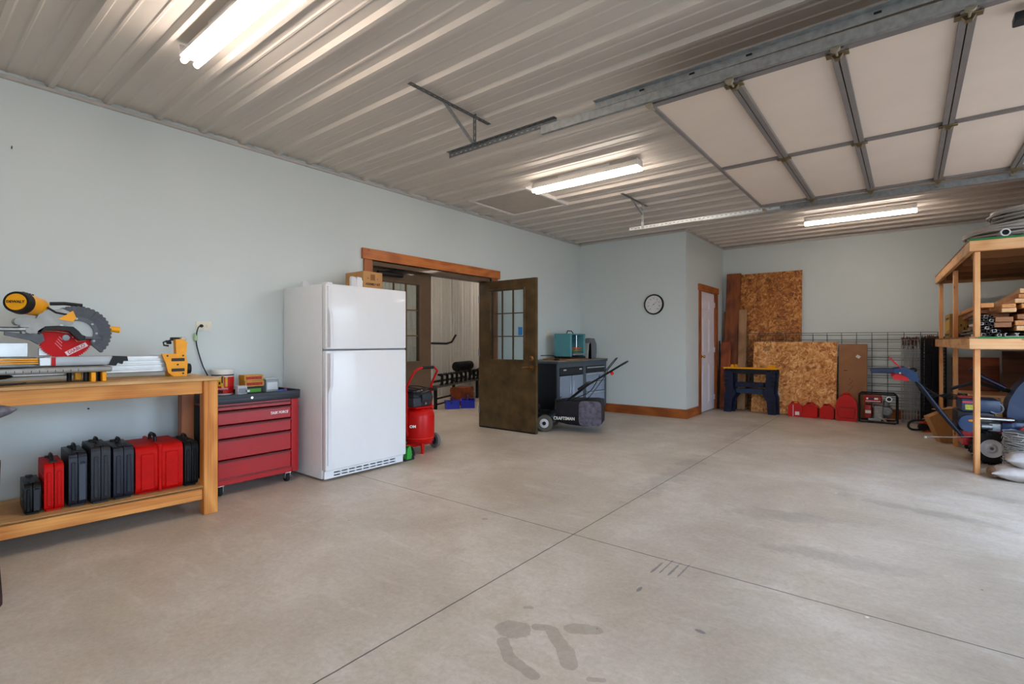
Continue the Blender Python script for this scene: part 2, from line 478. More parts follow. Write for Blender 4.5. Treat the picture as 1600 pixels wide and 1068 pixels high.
    for b in ((3.318, 1.648, 3.345, 1.660, .062), (3.345, 1.560, 3.440, 1.490, .026), (3.440, 1.490, 3.565, 1.470, .026), (3.398, 1.725, 3.440, 1.755, .026),
              (3.455, 1.750, 3.575, 1.665, .030), (3.575, 1.665, 3.635, 1.603, .034), (3.520, 1.810, 3.60, 1.860, .038), (3.268, 1.822, 3.285, 1.835, .014), (3.735, 1.575, 3.775, 1.60, .014), (2.366, 2.563, 2.37, 2.56, .022)):
        q = seg(*b); wet = q if wet is None else math_('MAXIMUM', wet, q)
    col = mix(math_('MULTIPLY', wet, .42), col, hexc('#7d6f5f'))
    scuff = None
    for b in ((3.575, 2.60, .008, .12, -.02), (3.61, 2.62, .006, .1, 0), (3.655, 2.62, .010, .11, 0), (3.70, 2.64, .006, .12, 0), (3.60, 2.3, .01, .03, 0), (3.95, 2.12, .025, .012, 0)):
        q = blob(*b, edge=.6); scuff = q if scuff is None else math_('MAXIMUM', scuff, q)
    col = mix(math_('MULTIPLY', scuff, .65), col, hexc('#54565c'))
    dirt = None
    for b in ((4.7, 4.6, .55, .10, -.2), (4.0, 3.9, .5, .16, .3), (2.95, 4.6, .16, 1.2, .03), (4.3, 3.3, .5, .12, .1), (2.9, 7.2, .12, 1.2, 0), (5.3, 5.3, .4, .10, -.3)):
        q = blob(*b, edge=1.2); dirt = q if dirt is None else math_('MAXIMUM', dirt, q)
    col = mix(math_('MULTIPLY', dirt, .30), col, hexc('#77736c'))
    # saw-cut control joints
    wob = math_('MULTIPLY', math_('SUBTRACT', noise(9, 2), .5), .006)
    jx = math_('LESS_THAN', math_('ABSOLUTE', math_('ADD', math_('SUBTRACT', x, 2.985), wob)), .0038)
    jy = math_('LESS_THAN', math_('ABSOLUTE', math_('ADD', math_('SUBTRACT', y, 2.70), wob)), .0038)
    j = math_('MAXIMUM', jx, jy)
    col = mix(math_('MULTIPLY', j, .85), col, hexc('#3a3632'))
    L.new(col, B.inputs['Base Color'])
    rr = ramp(noise(2.5, 5), .3, .7, (.36, .36, .36, 1), (.5, .5, .5, 1))
    L.new(rr, B.inputs['Roughness']); B.inputs['Specular IOR Level'].default_value = .4
    bp = N.new('ShaderNodeBump'); bp.inputs['Strength'].default_value = .1; bp.inputs['Distance'].default_value = .004
    L.new(math_('SUBTRACT', noise(35, 4), math_('MULTIPLY', j, 2.0)), bp.inputs['Height']); L.new(bp.outputs[0], B.inputs['Normal'])
    return m
struct(G().bb((-3.6, -3.6, -.12), (6.62, 10.05, 0)).obj('floor', floor_mat(), smooth=0), 'pale concrete garage floor with saw-cut joints', 'floor')

# walls (each one mesh with its openings cut)
struct(G().plate((-3.6, 0, 10.05, 3.05), [(3.38, -1, 5.36, 2.09)], (-.2, 0, 0), Y_, Z_, .2).obj('wall_left', wallm, smooth=0))
struct(G().bb((-.0, 9.85, 0), (6.62, 10.05, 3.05)).obj('wall_back', wallm, smooth=0))
struct(G().bb((-0.0, 7.84, 0), (1.9, 7.95, 3.05)).obj('wall_closet_front', wallm, smooth=0))
struct(G().plate((7.95, 0, 9.85, 3.05), [(8.54, -1, 9.36, 2.07)], (1.79, 0, 0), Y_, Z_, .11).obj('wall_closet_side', wallm, smooth=0))
struct(G().plate((-3.6, 0, 10.05, 3.05), [(2.92, -1, 5.92, 2.42), (-1.6, -1, 1.4, 2.42)], (6.42, 0, 0), Y_, Z_, .2).obj('wall_right', wallm, smooth=0))  # the rear bay opening is unseen, added to let in more daylight
struct(G().bb((0, -3.6, 0), (6.42, -3.4, 3.05)).obj('wall_front', wallm, smooth=0))

# ribbed steel liner ceiling: ribs run from the left wall to the doors
def ribbed(y0, y1, x0, x1, z, pitch, first, maj=.028, mn=.005, w=.030):
    pts = [(y0, 0)]
    k0 = math.floor((y0 - first) / pitch) - 1; k = k0
    seq = []
    while True:
        yc = first + k * pitch
        if yc - pitch > y1: break
        seq += [(yc - w, 0), (yc - w * .45, maj), (yc + w * .45, maj), (yc + w, 0)]
        for f in (1/3, 2/3):
            ym = yc + pitch * f
            seq += [(ym - .014, 0), (ym - .006, mn), (ym + .006, mn), (ym + .014, 0)]
        k += 1
    pts += [p for p in seq if y0 < p[0] < y1] + [(y1, 0)]
    g = G(); bm = g.bm; vs = []
    for (y, d) in pts: vs.append((bm.verts.new((x0, y, z - d)), bm.verts.new((x1, y, z - d))))
    for i in range(len(vs) - 1): bm.faces.new((vs[i][0], vs[i][1], vs[i+1][1], vs[i+1][0]))
    t0, t1 = bm.verts.new((x0, y0, z + .02)), bm.verts.new((x1, y0, z + .02)); t2, t3 = bm.verts.new((x0, y1, z + .02)), bm.verts.new((x1, y1, z + .02))
    bm.faces.new((t0, t2, t3, t1))
    return g
ceil_m = mat('off-white steel liner', '#cfc7be', .5, 0, var=.02, scale=1.5, coat=.0)
cl = ribbed(-3.4, 9.85, 0, 6.42, H, .3145, .743).obj('ceiling', ceil_m, smooth=0)
struct(cl, 'off-white ribbed steel liner ceiling', 'ceiling')
struct(G().bb((0, -3.4, H - .052), (.030, 7.84, H - .030), .002).obj('trim_1', mat('liner trim', '#b9b4b0', .4), smooth=0))
struct(G().bb((.022, 7.815, H - .04), (1.9, 7.84, H - .003), .003).obj('trim_2', MATS['liner trim'], smooth=0))
struct(G().bb((1.9, 7.84, H - .04), (1.92, 9.85, H - .003), .003).obj('trim_3', MATS['liner trim'], smooth=0))
struct(G().bb((1.92, 9.825, H - .045), (6.42, 9.85, H - .003), .003).obj('trim_4', MATS['liner trim'], smooth=0))

# baseboards
struct(G().bb((.02, 7.82, 0), (1.92, 7.84, .145), .003).obj('baseboard_closet_front', trim_x))
struct(G().bb((1.9, 7.84, 0), (1.92, 8.44, .145), .003).obj('baseboard_closet_side', trim_y))
struct(G().bb((1.92, 9.83, 0), (6.42, 9.85, .145), .003).obj('baseboard_back', trim_x))

# attic hatch
fxm0 = mat('white trim', '#dcd8d4', .4)
h = struct(G().bb((.42, 4.56, H - .03), (1.22, 5.38, H - .012)).obj('attic_hatch', mat('hatch board', '#b9b0a5', .55)), 'flat square attic hatch in ribbed ceiling', 'hatch')
g = G()
for a, b in (((.38, 4.52, H - .042), (1.26, 4.56, H)), ((.38, 5.38, H - .042), (1.26, 5.42, H)), ((.38, 4.56, H - .042), (.42, 5.38, H)), ((1.22, 4.56, H - .042), (1.26, 5.38, H))): g.bb(a, b, .003)
g.obj('hatch_frame', fxm0, h)

# ---- double steel doors in the left wall (door_1 closed leaf, door_2 open leaf)
brown = mat('brown painted steel', '#5d4733', .38, 0, var=.16, scale=5, coat=.15)
brown2 = mat('brown scuffed steel', '#4f3f27', .42, 0, var=.38, scale=7, coat=.1)
g = G()
g.bb((-.2, 3.34, 2.045), (.0, 5.40, 2.10)); g.bb((-.2, 3.34, 0), (0, 3.395, 2.05)); g.bb((-.2, 5.355, 0), (.0, 5.405, 2.05))
struct(g.obj('trim_5', brown), 'brown steel frame of the double doors', 'door frame')
struct(G().bb((-.0, 3.24, 2.10), (.03, 5.56, 2.215), .003).obj('trim_6', wood('header wood', '#c77432', '#a1531d', 'Y', .45)), 'stained wood header above the double doors', 'door trim')
struct(G().bb((.0, 3.265, 0), (.02, 3.375, 2.10), .003).obj('trim_7', trim_z)); struct(G().bb((.0, 5.405, 0), (.02, 5.515, 2.10), .003).obj('trim_8', trim_z))
def steel_leaf(name, W, m, label):
    """leaf hangs from local x=0 to x=W, y thickness 0..-.045"""
    r = struct(thing(name, label, 'door'))
    wx0, wx1, wz0, wz1 = W * .215, W * .79, .965, 1.90
    G().plate((0, .01, W, 2.04), [(wx0, wz0, wx1, wz1)], (0, 0, 0), X_, Z_, .045).obj('leaf', m, r, smooth=0)
    g = G()
    for s, yy in ((0, -.052), (1, .0)):
        y0, y1 = (yy, yy + .014) if s == 0 else (-.006, .008)
        g.bb((wx0 - .03, y0, wz0 - .03), (wx1 + .03, y1, wz0), .004); g.bb((wx0 - .03, y0, wz1), (wx1 + .03, y1, wz1 + .03), .004)
        g.bb((wx0 - .03, y0, wz0), (wx0, y1, wz1), .004); g.bb((wx1, y0, wz0), (wx1 + .03, y1, wz1), .004)
    g.obj('window_frame', m, r)
    gl = G().bb((wx0, -.026, wz0), (wx1, -.021, wz1)).obj('glass', glass('door glass'), r)
    g = G()
    for i in (1, 2):
        x = wx0 + (wx1 - wx0) * i / 3; z = wz0 + (wz1 - wz0) * i / 3
        g.bb((x - .007, -.034, wz0), (x + .007, -.012, wz1)); g.bb((wx0, -.034, z - .007), (wx1, -.012, z + .007))
    g.obj('muntins', m, r)
    return r
d1 = steel_leaf('door_1', .965, brown, 'closed brown steel door leaf with nine-pane window behind refrigerator')
d1.location = (-.17, 3.40, 0); d1.rotation_euler = (0, 0, PI/2)
g = G().cyl((.12, -.085, 1.985), (.47, -.085, 1.985), .026); g.bb((.16, -.06, 1.97), (.24, -.045, 2.0))
g.obj('door_closer', black_pl, d1)
G().tube([(.2, -.07, 2.0), (.35, -.11, 2.03), (.55, -.15, 2.03)], .01).obj('closer_arm', black_pl, d1)
d2 = steel_leaf('door_2', .975, brown2, 'open brown steel door leaf with nine-pane window, swung into the garage')
d2.location = (-.14, 5.35, 0)
bronze = mat('aged bronze', '#8a6238', .3, .8, var=.2)
g = G().lathe([(0, 0), (.034, 0), (.034, .008), (.02, .016), (.02, .03), (0, .032)], (.905, -.045, .985), 'Y', 20)
for v in g.bm.verts: v.co.y = -.09 - v.co.y
g.obj('deadbolt', bronze, d2)
g = G().lathe([(0, 0), (.038, 0), (.038, .008), (.015, .014), (.013, .05), (0, .05)], (.905, -.045, .865), 'Y', 20)
for v in g.bm.verts: v.co.y = -.09 - v.co.y
g.tube([(.905, -.09, .865), (.86, -.095, .866), (.79, -.09, .860)], .011, 8).obj('lever_handle', bronze, d2)
G().bb((.974, -.036, .83), (.978, -.010, .89)).obj('latch_plate', brass, d2)
G().bb((.675, -.0305, 1.29), (.745, -.0275, 1.40)).obj('sticker', mat('blue sticker', '#2f7fc4', .5), d2)
g = G()
for z in (.25, 1.05, 1.8): g.cyl((-.01, -.05, z - .05), (-.01, -.05, z + .05), .009)
g.obj('hinge', steel_d, d2)
G().bb((0, -.05, .002), (.97, .005, .02)).obj('door_sweep', black_pl, d2)

# ---- white closet door_3
wd = mat('white door paint', '#e4e3ee', .4, var=.015)
d3 = struct(thing('door_3', 'white six-panel closet door with brass knob', 'door', (1.85, 8.56, 0)))
g = G().bb((.0, 0, .012), (.035, .785, 2.06), .002)
pz = ((.13, .83), (1.0, 1.62), (1.74, 1.95))
for (a, b) in pz:
    for (c0, c1) in ((.10, .345), (.44, .685)):
        g.prism(rrect(c0, a, c1, b, .01, 2), (.035, 0, 0), Y_, Z_, .0035)
        g.prism(rrect(c0 + .035, a + .035, c1 - .035, b - .035, .008, 2), (.0385, 0, 0), Y_, Z_, .007, .003)
g.obj('leaf', wd, d3)
g = G().lathe([(0, 0), (.03, 0), (.03, .006), (.012, .012), (.012, .03), (.024, .038), (.028, .05), (.02, .064), (0, .068)], (.035, .07, .955), 'X', 18)
g.obj('knob', brass, d3)
for z in (.22, 1.06, 1.86): G().bb((.02, .77, z - .045), (.05, .80, z + .045), .003).obj('hinge', mat('white hinge', '#d9d8dc', .4), d3)
g = G(); g.bb((1.78, 8.535, 0), (1.9, 8.56, 2.09)); g.bb((1.78, 9.345, 0), (1.9, 9.365, 2.09)); g.bb((1.78, 8.535, 2.062), (1.9, 9.365, 2.085))
struct(g.obj('trim_9', trim_z))
struct(G().bb((1.9, 8.44, 0), (1.922, 8.535, 2.06), .003).obj('trim_10', trim_z)); struct(G().bb((1.9, 9.365, 0), (1.922, 9.455, 2.06), .003).obj('trim_11', trim_z))
struct(G().bb((1.9, 8.41, 2.06), (1.93, 9.49, 2.165), .003).obj('trim_12', trim_y))

# ---- room beyond the double doors
rib = mat('light grey ribbed siding', '#b4b4b0', .45, var=.03)
def ribwall(name, o, u, length, h, flip):
    g = G(); bm = g.bm; u = Vector(u); w = Vector((0, 0, 1)).cross(u) * flip
    pts = []; x = 0
    while x < length:
        pts += [(x, 0), (x + .02, .018), (x + .05, .018), (x + .07, 0)]
        for q in (.14, .215): pts += [(x + q - .012, 0), (x + q - .005, .006), (x + q + .005, .006), (x + q + .012, 0)]
        x += .285
    vs = [(bm.verts.new(Vector(o) + u * a + w * b), bm.verts.new(Vector(o) + u * a + w * b + Vector((0, 0, h)))) for a, b in pts]
    for i in range(len(vs) - 1): bm.faces.new((vs[i][0], vs[i+1][0], vs[i+1][1], vs[i][1]))
    b0, b1 = Vector(o) - w * .1, Vector(o) + u * length - w * .1
    f = [bm.verts.new(p) for p in (b0, b1, b1 + Vector((0, 0, h)), b0 + Vector((0, 0, h)))]; bm.faces.new(f)
    return struct(g.obj(name, rib, smooth=0))
ribwall('wall_annex_side', (-3.5, 1.2, 0), (0, 1, 0), 7.0, 3.05, -1)
ribwall('wall_annex_back', (-3.5, 8.1, 0), (1, 0, 0), 3.3, 3.05, -1)
ribwall('wall_annex_front', (-3.5, 1.3, 0), (1, 0, 0), 3.3, 3.05, 1)
struct(G().bb((-3.55, 1.2, 3.0), (-.2, 8.2, 3.05)).obj('ceiling_annex', ceil_m, smooth=0))

# ---- ceiling lights
tube_m = mat('lit fluorescent tube', '#fff1e4', .4, emit=TUBE_STRENGTH, var=0)
fx_m = mat('fixture white', '#e6e4e2', .35, var=.01)
def fixture(x0, y, z, L_, label):
    r = thing('fluorescent_light', label, 'ceiling light', (x0 + L_ / 2, y, z), 0, 'fluorescent strip lights on the ceiling')
    h2 = L_ / 2
    prof = [(-.055, -.012), (-.055, .0), (-.03, .05), (.03, .05), (.055, 0), (.055, -.012), (.02, -.012), (.0, .008), (-.02, -.012)]
    G().prism(prof, (-h2, 0, 0), Y_, Z_, L_).obj('channel', fx_m, r, smooth=0)
    for s in (-1, 1):
        G().bb((s * h2 - .006, -.056, -.016), (s * h2 + .006, .056, .05), .003).obj('end_cap', fx_m, r)
    for s in (-1, 1): G().cyl((-h2 - .004, s * .034, -.034), (h2 + .004, s * .034, -.034), .0165, n=16).obj('tube', tube_m, r)
    G().bb((-.3, -.02, .05), (.3, .02, H - z), 0).obj('mounting_bar', fx_m, r)
    return r
fixture(1.29, 1.155, 2.885, 1.22, 'fluorescent strip light over the workbench, near top edge of the photo')
fixture(1.40, 4.50, 2.885, 1.22, 'fluorescent strip light beside the attic hatch')
fixture(3.49, 8.10, 2.885, 1.22, 'fluorescent strip light between raised door and far wall')
fixture(3.49, -1.9, 2.885, 1.22, 'fluorescent strip light behind the camera')
fixture(-2.5, 5.2, 2.93, 1.22, 'unseen fluorescent strip light added to light the annex beyond the double doors, far end')  # out-of-sight lamp put in to light the annex
fixture(-2.5, 2.6, 2.93, 1.22, 'unseen fluorescent strip light added to brighten the annex behind the refrigerator wall')  # extra lamp out of view, added to brighten the annex
fixture(-2.5, 7.3, 2.93, 1.22, 'unseen fluorescent strip light added to brighten the annex above the black implement')  # another unseen lamp, added for brighter annex walls

# ---- raised overhead door on its tracks
dm = mat('door insulation facing', '#e2d1c2', .6, var=.03, scale=3)
stile = mat('grey painted door rail', '#8a8583', .4, .3, var=.06)
gd = struct(thing('door_4', 'raised sectional overhead door hanging on ceiling tracks', 'garage door', (3.37, 2.94, 2.655)))
SW, W = .4885, 2.985
for i in range(5):
    x0 = i * SW; p = G().bb((x0 + .004, 0, .012), (x0 + SW - .004, W, .05)).obj('door_section', dm, gd, smooth=0)
    g = G()
    if i == 0: g.bb((x0, 0, -.004), (x0 + .022, W, .052))
    else: g.bb((x0 + .003, 0, -.012), (x0 + .03, W, .012)); 
    if i < 4: g.bb((x0 + SW - .03, 0, -.012), (x0 + SW - .003, W, .012))
    else: g.bb((x0 + SW - .03, 0, -.012), (x0 + SW, W, .052))
    g.obj('section_rail', stile, p, smooth=0)
    g = G()
    for y0, y1 in ((0, .05), (W / 2 - .022, W / 2 + .022), (W - .05, W)): g.bb((x0 + .03, y0, -.004), (x0 + SW - .03, y1, .012))
    g.obj('section_stile', stile, p, smooth=0)
def hinge_bm(x, y):
    g = G().bb((x - .05, y - .022, -.018), (x + .05, y + .022, -.012), .002)
    g.prism([(-.028, -.012), (.028, -.012), (.012, -.04), (-.012, -.04)], (x, y + .015, 0), X_, Z_, .03); return g
for i in range(1, 5):
    for y in (.05, W / 2, W - .05):
        hinge_bm(i * SW, y).obj('hinge', mat('yellow zinc', '#8d7d5e', .35, .9), gd)
for i in range(0, 6):
    for s, y in ((-1, 0), (1, W)):
        x = i * SW + (.03 if i == 0 else (-.03 if i == 5 else 0))
        g = G().cyl((x, y - s * .03, -.028), (x, y + s * .055, -.028), .006, n=8)
        g.cyl((x, y + s * .04, -.028), (x, y + s * .062, -.028), .021, n=14)
        g.obj('roller', mat('nylon roller', '#a59a86', .4, .5), gd)

def track(y, s, label, x0, xr, zr0, zr1):
    """C-channel track; s=-1 opens toward +y (near track), xr.. door end"""
    r = thing('door_track', label, 'garage door track', (0, y, 0), 0, 'galvanised overhead door tracks')
    prof = [(.0, -.028), (.024, -.028), (.024, -.022), (.006, -.022), (.006, .022), (.024, .022), (.024, .028), (0, .028)]
    prof = [(-s * a, b) for a, b in prof]
    g = G(); sl = (zr1 - zr0) / (6.0 - x0)
    path = [(x0, zr0 + 0)] + [(6.0, zr1)] + [(6.0 + .32 * math.sin(t), zr1 - .32 * (1 - math.cos(t))) for t in [PI/2 * k / 8 for k in range(1, 9)]] + [(6.32, .02)]
    rings = []
    for i, (x, z) in enumerate(path):
        a = path[max(0, i - 1)]; b = path[min(len(path) - 1, i + 1)]
        d = Vector((b[0] - a[0], 0, b[1] - a[1])).normalized(); nrm = Vector((-d.z, 0, d.x))
        rings.append([g.bm.verts.new(Vector((x, p[0], z)) + nrm * p[1]) for p in prof])
    for A, B in zip(rings, rings[1:]):
        for j in range(len(prof)): g.bm.faces.new((A[j], A[(j+1) % 8], B[(j+1) % 8], B[j]))
    g.bm.faces.new(rings[0]); g.bm.faces.new(rings[-1][::-1])
    g.obj('channel', steel, r, smooth=30)
    return r
def holes(n, pitch, w, l): return [(i * pitch + .02, -w / 2, i * pitch + .02 + l, w / 2) for i in range(n)]
def perf(g, p0, p1, wdir, width, tk=.003, pitch=.05):
    """slotted flat steel strip"""
    p0, p1 = Vector(p0), Vector(p1); L_ = (p1 - p0).length; n = int((L_ - .03) / pitch)
    g.plate((0, -width / 2, L_, width / 2), holes(n, pitch, .009, .024), p0, (p1 - p0), wdir, tk)
t1 = track(2.865, -1, 'overhead door track nearer the camera with long slotted angle', 2.62, 0, 2.672, 2.64)
g = G(); perf(g, (1.72, .004, 2.70), (2.75, .004, 2.70), Z_, .038); perf(g, (1.72, -.012, 2.72), (2.75, -.012, 2.72), Y_, .038)
g.obj('slotted_angle', steel_d, t1, smooth=0)
g = G(); g.bb((3.05, -.004, 2.69), (6.1, 0, 2.735)); g.bb((3.05, -.04, 2.731), (6.1, 0, 2.735)); g.obj('stiffener_angle', steel, t1, smooth=0)
g = G()
for x in (3.35, 3.65, 3.95, 4.5, 5.1): g.bb((x, -.007, 2.712), (x + .03, -.004, 2.722)); 
g.objs('track_bolt', black_pl, t1, smooth=0)
g = G(); perf(g, (2.0, .0, 2.955), (2.0, .0, 2.70), X_, .032); g.obj('drop_strap', steel_d, t1, smooth=0)
g = G(); g.beam((2.0, -.34, 2.94), (2.0, -.01, 2.72), .032, .003, up=(1, 0, .0)); g.obj('diagonal_brace', steel, t1, smooth=0)
g = G(); perf(g, (2.01, -.66, 2.93), (2.01, .16, 2.93), X_, .036, .003); g.obj('ceiling_strap', steel_d, t1, smooth=0)
t2 = track(5.995, 1, 'overhead door track farther from the camera, along far edge of door', 2.75, 0, 2.64, 2.60)
g = G(); perf(g, (1.82, -.004, 2.645), (3.55, -.004, 2.645), Z_, .038); g.obj('slotted_angle', mat('bright slotted steel', '#dfe2e3', .4, .4), t2, smooth=0)
g = G(); perf(g, (2.0, -.008, 2.955), (2.0, -.008, 2.63), X_, .032); g.obj('drop_strap', steel, t2, smooth=0)
g = G(); g.beam((2.0, -.36, 2.94), (2.0, -.02, 2.80), .03, .003, up=(1, 0, 0)); g.obj('diagonal_brace', steel, t2, smooth=0)
g = G(); perf(g, (2.01, -.62, 2.93), (2.01, .1, 2.93), X_, .036, .003); g.obj('ceiling_strap', steel_d, t2, smooth=0)
op = thing('door_bracket', 'dark angle bracket on underside of raised door at top corner of the photo', 'bracket', (5.02, 3.10, 2.60))
G().bb((-.03, -.03, .0), (.12, .05, .035), .004).obj('angle', dark_pl, op)

# ---- outside the bays: driveway and grass
def ground_mat():
    m, N, L, B = newmat('driveway gravel')
    n = N.new('ShaderNodeTexNoise'); n.inputs['Scale'].default_value = 3; n.inputs['Detail'].default_value = 8
    r = N.new('ShaderNodeValToRGB'); r.color_ramp.elements[0].color = hexc('#8d8579'); r.color_ramp.elements[1].color = hexc('#b5ada0')
    L.new(n.outputs['Fac'], r.inputs[0]); L.new(r.outputs[0], B.inputs['Base Color']); B.inputs['Roughness'].default_value = .9
    return m
struct(G().bb((6.62, -40, -.25), (60, 50, -.10)).obj('ground', ground_mat(), smooth=0))
struct(G().bb((-3.8, -3.8, 3.05), (7.0, 10.2, 3.12)).obj('roof', mat('roof steel', '#77736e', .6), smooth=0))
# ================================================================ workbench and what stands under and on it
BR = math.radians(-4)
bench = thing('workbench', 'long pine workbench with lower shelf against the long wall', 'workbench', (.80, 1.50, 0), BR)
BT = .95
G().bb((-.62, -2.1, BT - .019), (.012, .012, BT), .002).obj('bench_top', wood('bench plywood', '#d9b079', '#b98d55', 'Y', .55, 6, False), bench)
for (x, y) in ((-.09, -.09), (-.62, -.09), (-.09, -2.06), (-.62, -2.06)):
    back = x < -.3
    G().bb((x, y, 0), (x + .089, y + .089, BT - .019), .004).obj('leg', trim_z if back else pine_z, bench)
G().bb((-.06, -1.97, BT - .108), (-.022, -.091, BT - .0195), .003).obj('apron', pine_y, bench)
G().bb((-.53, -.06, BT - .108), (-.091, -.022, BT - .0195), .003).obj('apron', pine_x, bench)
G().bb((-.06, -1.97, .105), (-.022, -.091, .195), .003).obj('shelf_rail', pine_y, bench)
G().bb((-.53, -.06, .105), (-.091, -.022, .18), .003).obj('shelf_rail', pine_x, bench)
G().bb((-.60, -2.03, .180), (-.022, -.062, .1955)).obj('shelf_board', wood('shelf board', '#c99b62', '#a5763f', 'Y', .7, 6, False), bench)
bpy.context.view_layer.update()
def bw(x, y, z=0):
    c_, s_ = math.cos(BR), math.sin(BR)
    return (.80 + x * c_ - y * s_, 1.50 + x * s_ + y * c_, z)

def tool_case(name, label, y0, y1, h, depth, xf, col, group=None, handle=True, panel=None):
    """carry case standing on its end; seam runs down the narrow face"""
    loc = bw(xf, (y0 + y1) / 2, .1957)
    r = thing(name, label, 'tool case', loc, BR, group)
    w = (y1 - y0); hw = w / 2
    for s in (-1, 1):
        g = G(); a, b = (-hw, -.002) if s < 0 else (.002, hw)
        g.prism(rrect(-depth, 0.008, 0, h, .035, 4), (0, b, 0), X_, Z_, b - a, .008, seg=2)
        for f in (.3, .5, .7):   # moulded ribs on the broad side
            yb = -hw - .0025 if s < 0 else hw - .0035
            g.bb((-depth * .88, yb, h * f - .02), (-depth * .14, yb + .006, h * f + .012), .0028)
        # raised rib on the narrow end
        g.bb((-.012, min(a, b) + w * .13, h * .12), (.004, max(a, b) - w * .13, h * .84), .003)
        g.obj('shell', col, r)
    g = G()
    for fx in (.2, .8): g.bb((-depth * fx - .02, -hw * .45, h - .004), (-depth * fx + .02, hw * .45, h + .009), .003)
    g.objs('latch', black_pl, r)
    if handle:
        G().tube([(-depth * .36, 0, h - .004), (-depth * .36, 0, h + .02), (-depth * .42, 0, h + .033), (-depth * .58, 0, h + .033), (-depth * .64, 0, h + .02), (-depth * .64, 0, h - .004)], .008, 8).obj('handle', black_pl, r)
    g = G()
    for fx in (.12, .88): g.bb((-depth * fx - .02, -hw * .8, 0), (-depth * fx + .02, hw * .8, .012), .002)
    g.objs('foot', col, r)
    if panel: G().bb((.002, hw * .1, h * .12), (.006, hw * .85, h * .8), .001).obj('end_panel', panel, r)
    return r
case_blk = mat('black case plastic', '#0f1012', .45, var=.25, scale=20, bump=.1, spec=.2)
case_gry = mat('charcoal case plastic', '#212329', .48, var=.2, scale=25, bump=.1)
case_blu = mat('blue black case plastic', '#171b29', .45, var=.2, scale=25, bump=.1)
case_red = mat('red case plastic', '#bd0500', .6, var=.1, scale=20, bump=.06, spec=.18)
gc = 'black tool cases on the workbench shelf'
tool_case('tool_case', 'small black tool case, shortest on the workbench shelf', -.978, -.907, .180, .30, -.105, case_blk, gc, False, case_gry)
tool_case('tool_case', 'narrow red tool case between two black cases under workbench', -.894, -.807, .280, .34, -.10, case_red)
tool_case('tool_case', 'blue-black tool case beside the narrow red case under workbench', -.785, -.700, .325, .36, -.10, case_blu, gc, True, mat('slate panel', '#3f4653', .4))
tool_case('tool_case', 'charcoal pebbled tool case, middle one of the dark cases under workbench', -.684, -.589, .352, .36, -.075, case_gry, gc)
tool_case('tool_case', 'tall dark tool case touching the big red case under workbench', -.574, -.470, .335, .36, -.08, case_blu, gc)
r = tool_case('tool_case', 'black ribbed tool case squeezed beside the workbench end leg', -.180, -.098, .305, .36, -.095, case_blk)
# large red case
rc = thing('power_tool_case', 'large red moulded tool case with black handle under workbench', 'tool case', bw(-.09, -.325, .1957), BR)
for s in (-1, 1):
    g = G(); a, b = (-.133, -.003) if s < 0 else (.003, .133)
    g.prism(rrect(-.42, .006, 0, .315, .045, 5), (0, b, 0), X_, Z_, b - a, .018, seg=3)
    g.bb((-.010, min(a, b) + .028, .03), (.006, max(a, b) - .028, .265), .004)
    g.obj('shell', case_red, rc)
G().bb((-.43, -.012, .01), (.010, .012, .322), .006).obj('seam_flange', case_red, rc)
G().tube([(-.13, 0, .31), (-.13, 0, .35), (-.16, 0, .365), (-.24, 0, .365), (-.27, 0, .35), (-.27, 0, .31)], .011, 10).obj('handle', black_pl, rc)
g = G(); g.bb((-.37, -.11, 0), (-.30, .11, .012)); g.bb((-.1, -.11, 0), (-.04, .11, .012)); g.objs('foot', case_red, rc)

# ---- anvil on its stand in front of the bench, cut by the frame's edge
an = thing('anvil', 'grimy dark anvil with pointed horn on a stand, in front of workbench at frame edge', 'anvil', (1.335, .215, 0), math.radians(58))
g = G().prism([(-.16, 0), (.10, 0), (.09, .05), (.05, .08), (.05, .14), (.13, .20), (.13, .26), (-.20, .26), (-.20, .2), (-.08, .14), (-.08, .08), (-.15, .05)], (0, .055, .655), X_, Z_, .11, .008)
g.tube([(.11, 0, .885), (.15, 0, .888), (.19, 0, .892), (.215, 0, .895)], [.040, .032, .018, .004], 12)
g.obj('anvil_body', mat('rusty cast iron', '#6e6a70', .6, .5, var=.55, scale=40, bump=.3), an)
g = G().lathe([(0, 0), (.15, 0), (.15, .04), (.135, .30), (.145, .655), (0, .655)], (0, 0, 0), 'Z', 20)
g.obj('stump_stand', mat('dark stained stump', '#3d2426', .85, var=.5, scale=9, bump=.3), an)

# ---- sliding mitre saw on its rail; local x = along the wall, y = up, z = towards the room
saw = thing('mitre_saw', 'yellow and grey sliding mitre saw with red blade on the workbench', 'saw', (.50, .735, BT), 0)
def S(x, y, z): return (z, x, y)     # helper: (along wall, up from bench, out from saw plane)
cast = mat('cast aluminium', '#8f8e8a', .45, .55, var=.12, scale=20)
cast_d = mat('dark cast metal', '#55565a', .45, .5, var=.15, scale=20)
blade_z = .0; bc = (.0, .277)
g = G(); n = 64; pts = []
for i in range(n):
    a = 2 * PI * i / n; pts += [(.134 * math.cos(a), .134 * math.sin(a)), (.126 * math.cos(a + .055), .126 * math.sin(a + .055))]
g.prism(pts, S(bc[0], bc[1], 0), Y_, Z_, .003)
bl = g.obj('blade', mat('red coated blade', '#bb0208', .5, .0, var=.03, spec=.2), saw, smooth=0)
for rr, mt, z in ((.03, steel_d, .006),):
    G().cyl(S(bc[0], bc[1], 0), S(bc[0], bc[1], .014), rr * .6, n=20).obj('arbor_washer', mt, bl)
ca, sa = math.cos(.55), math.sin(.55)
G().box(S(.052, .206, .0042), (.0012, .118, .027), rotm(.55, 0, 0)).obj('logo_band', mat('pale pink print', '#e9d3d8', .5), bl)
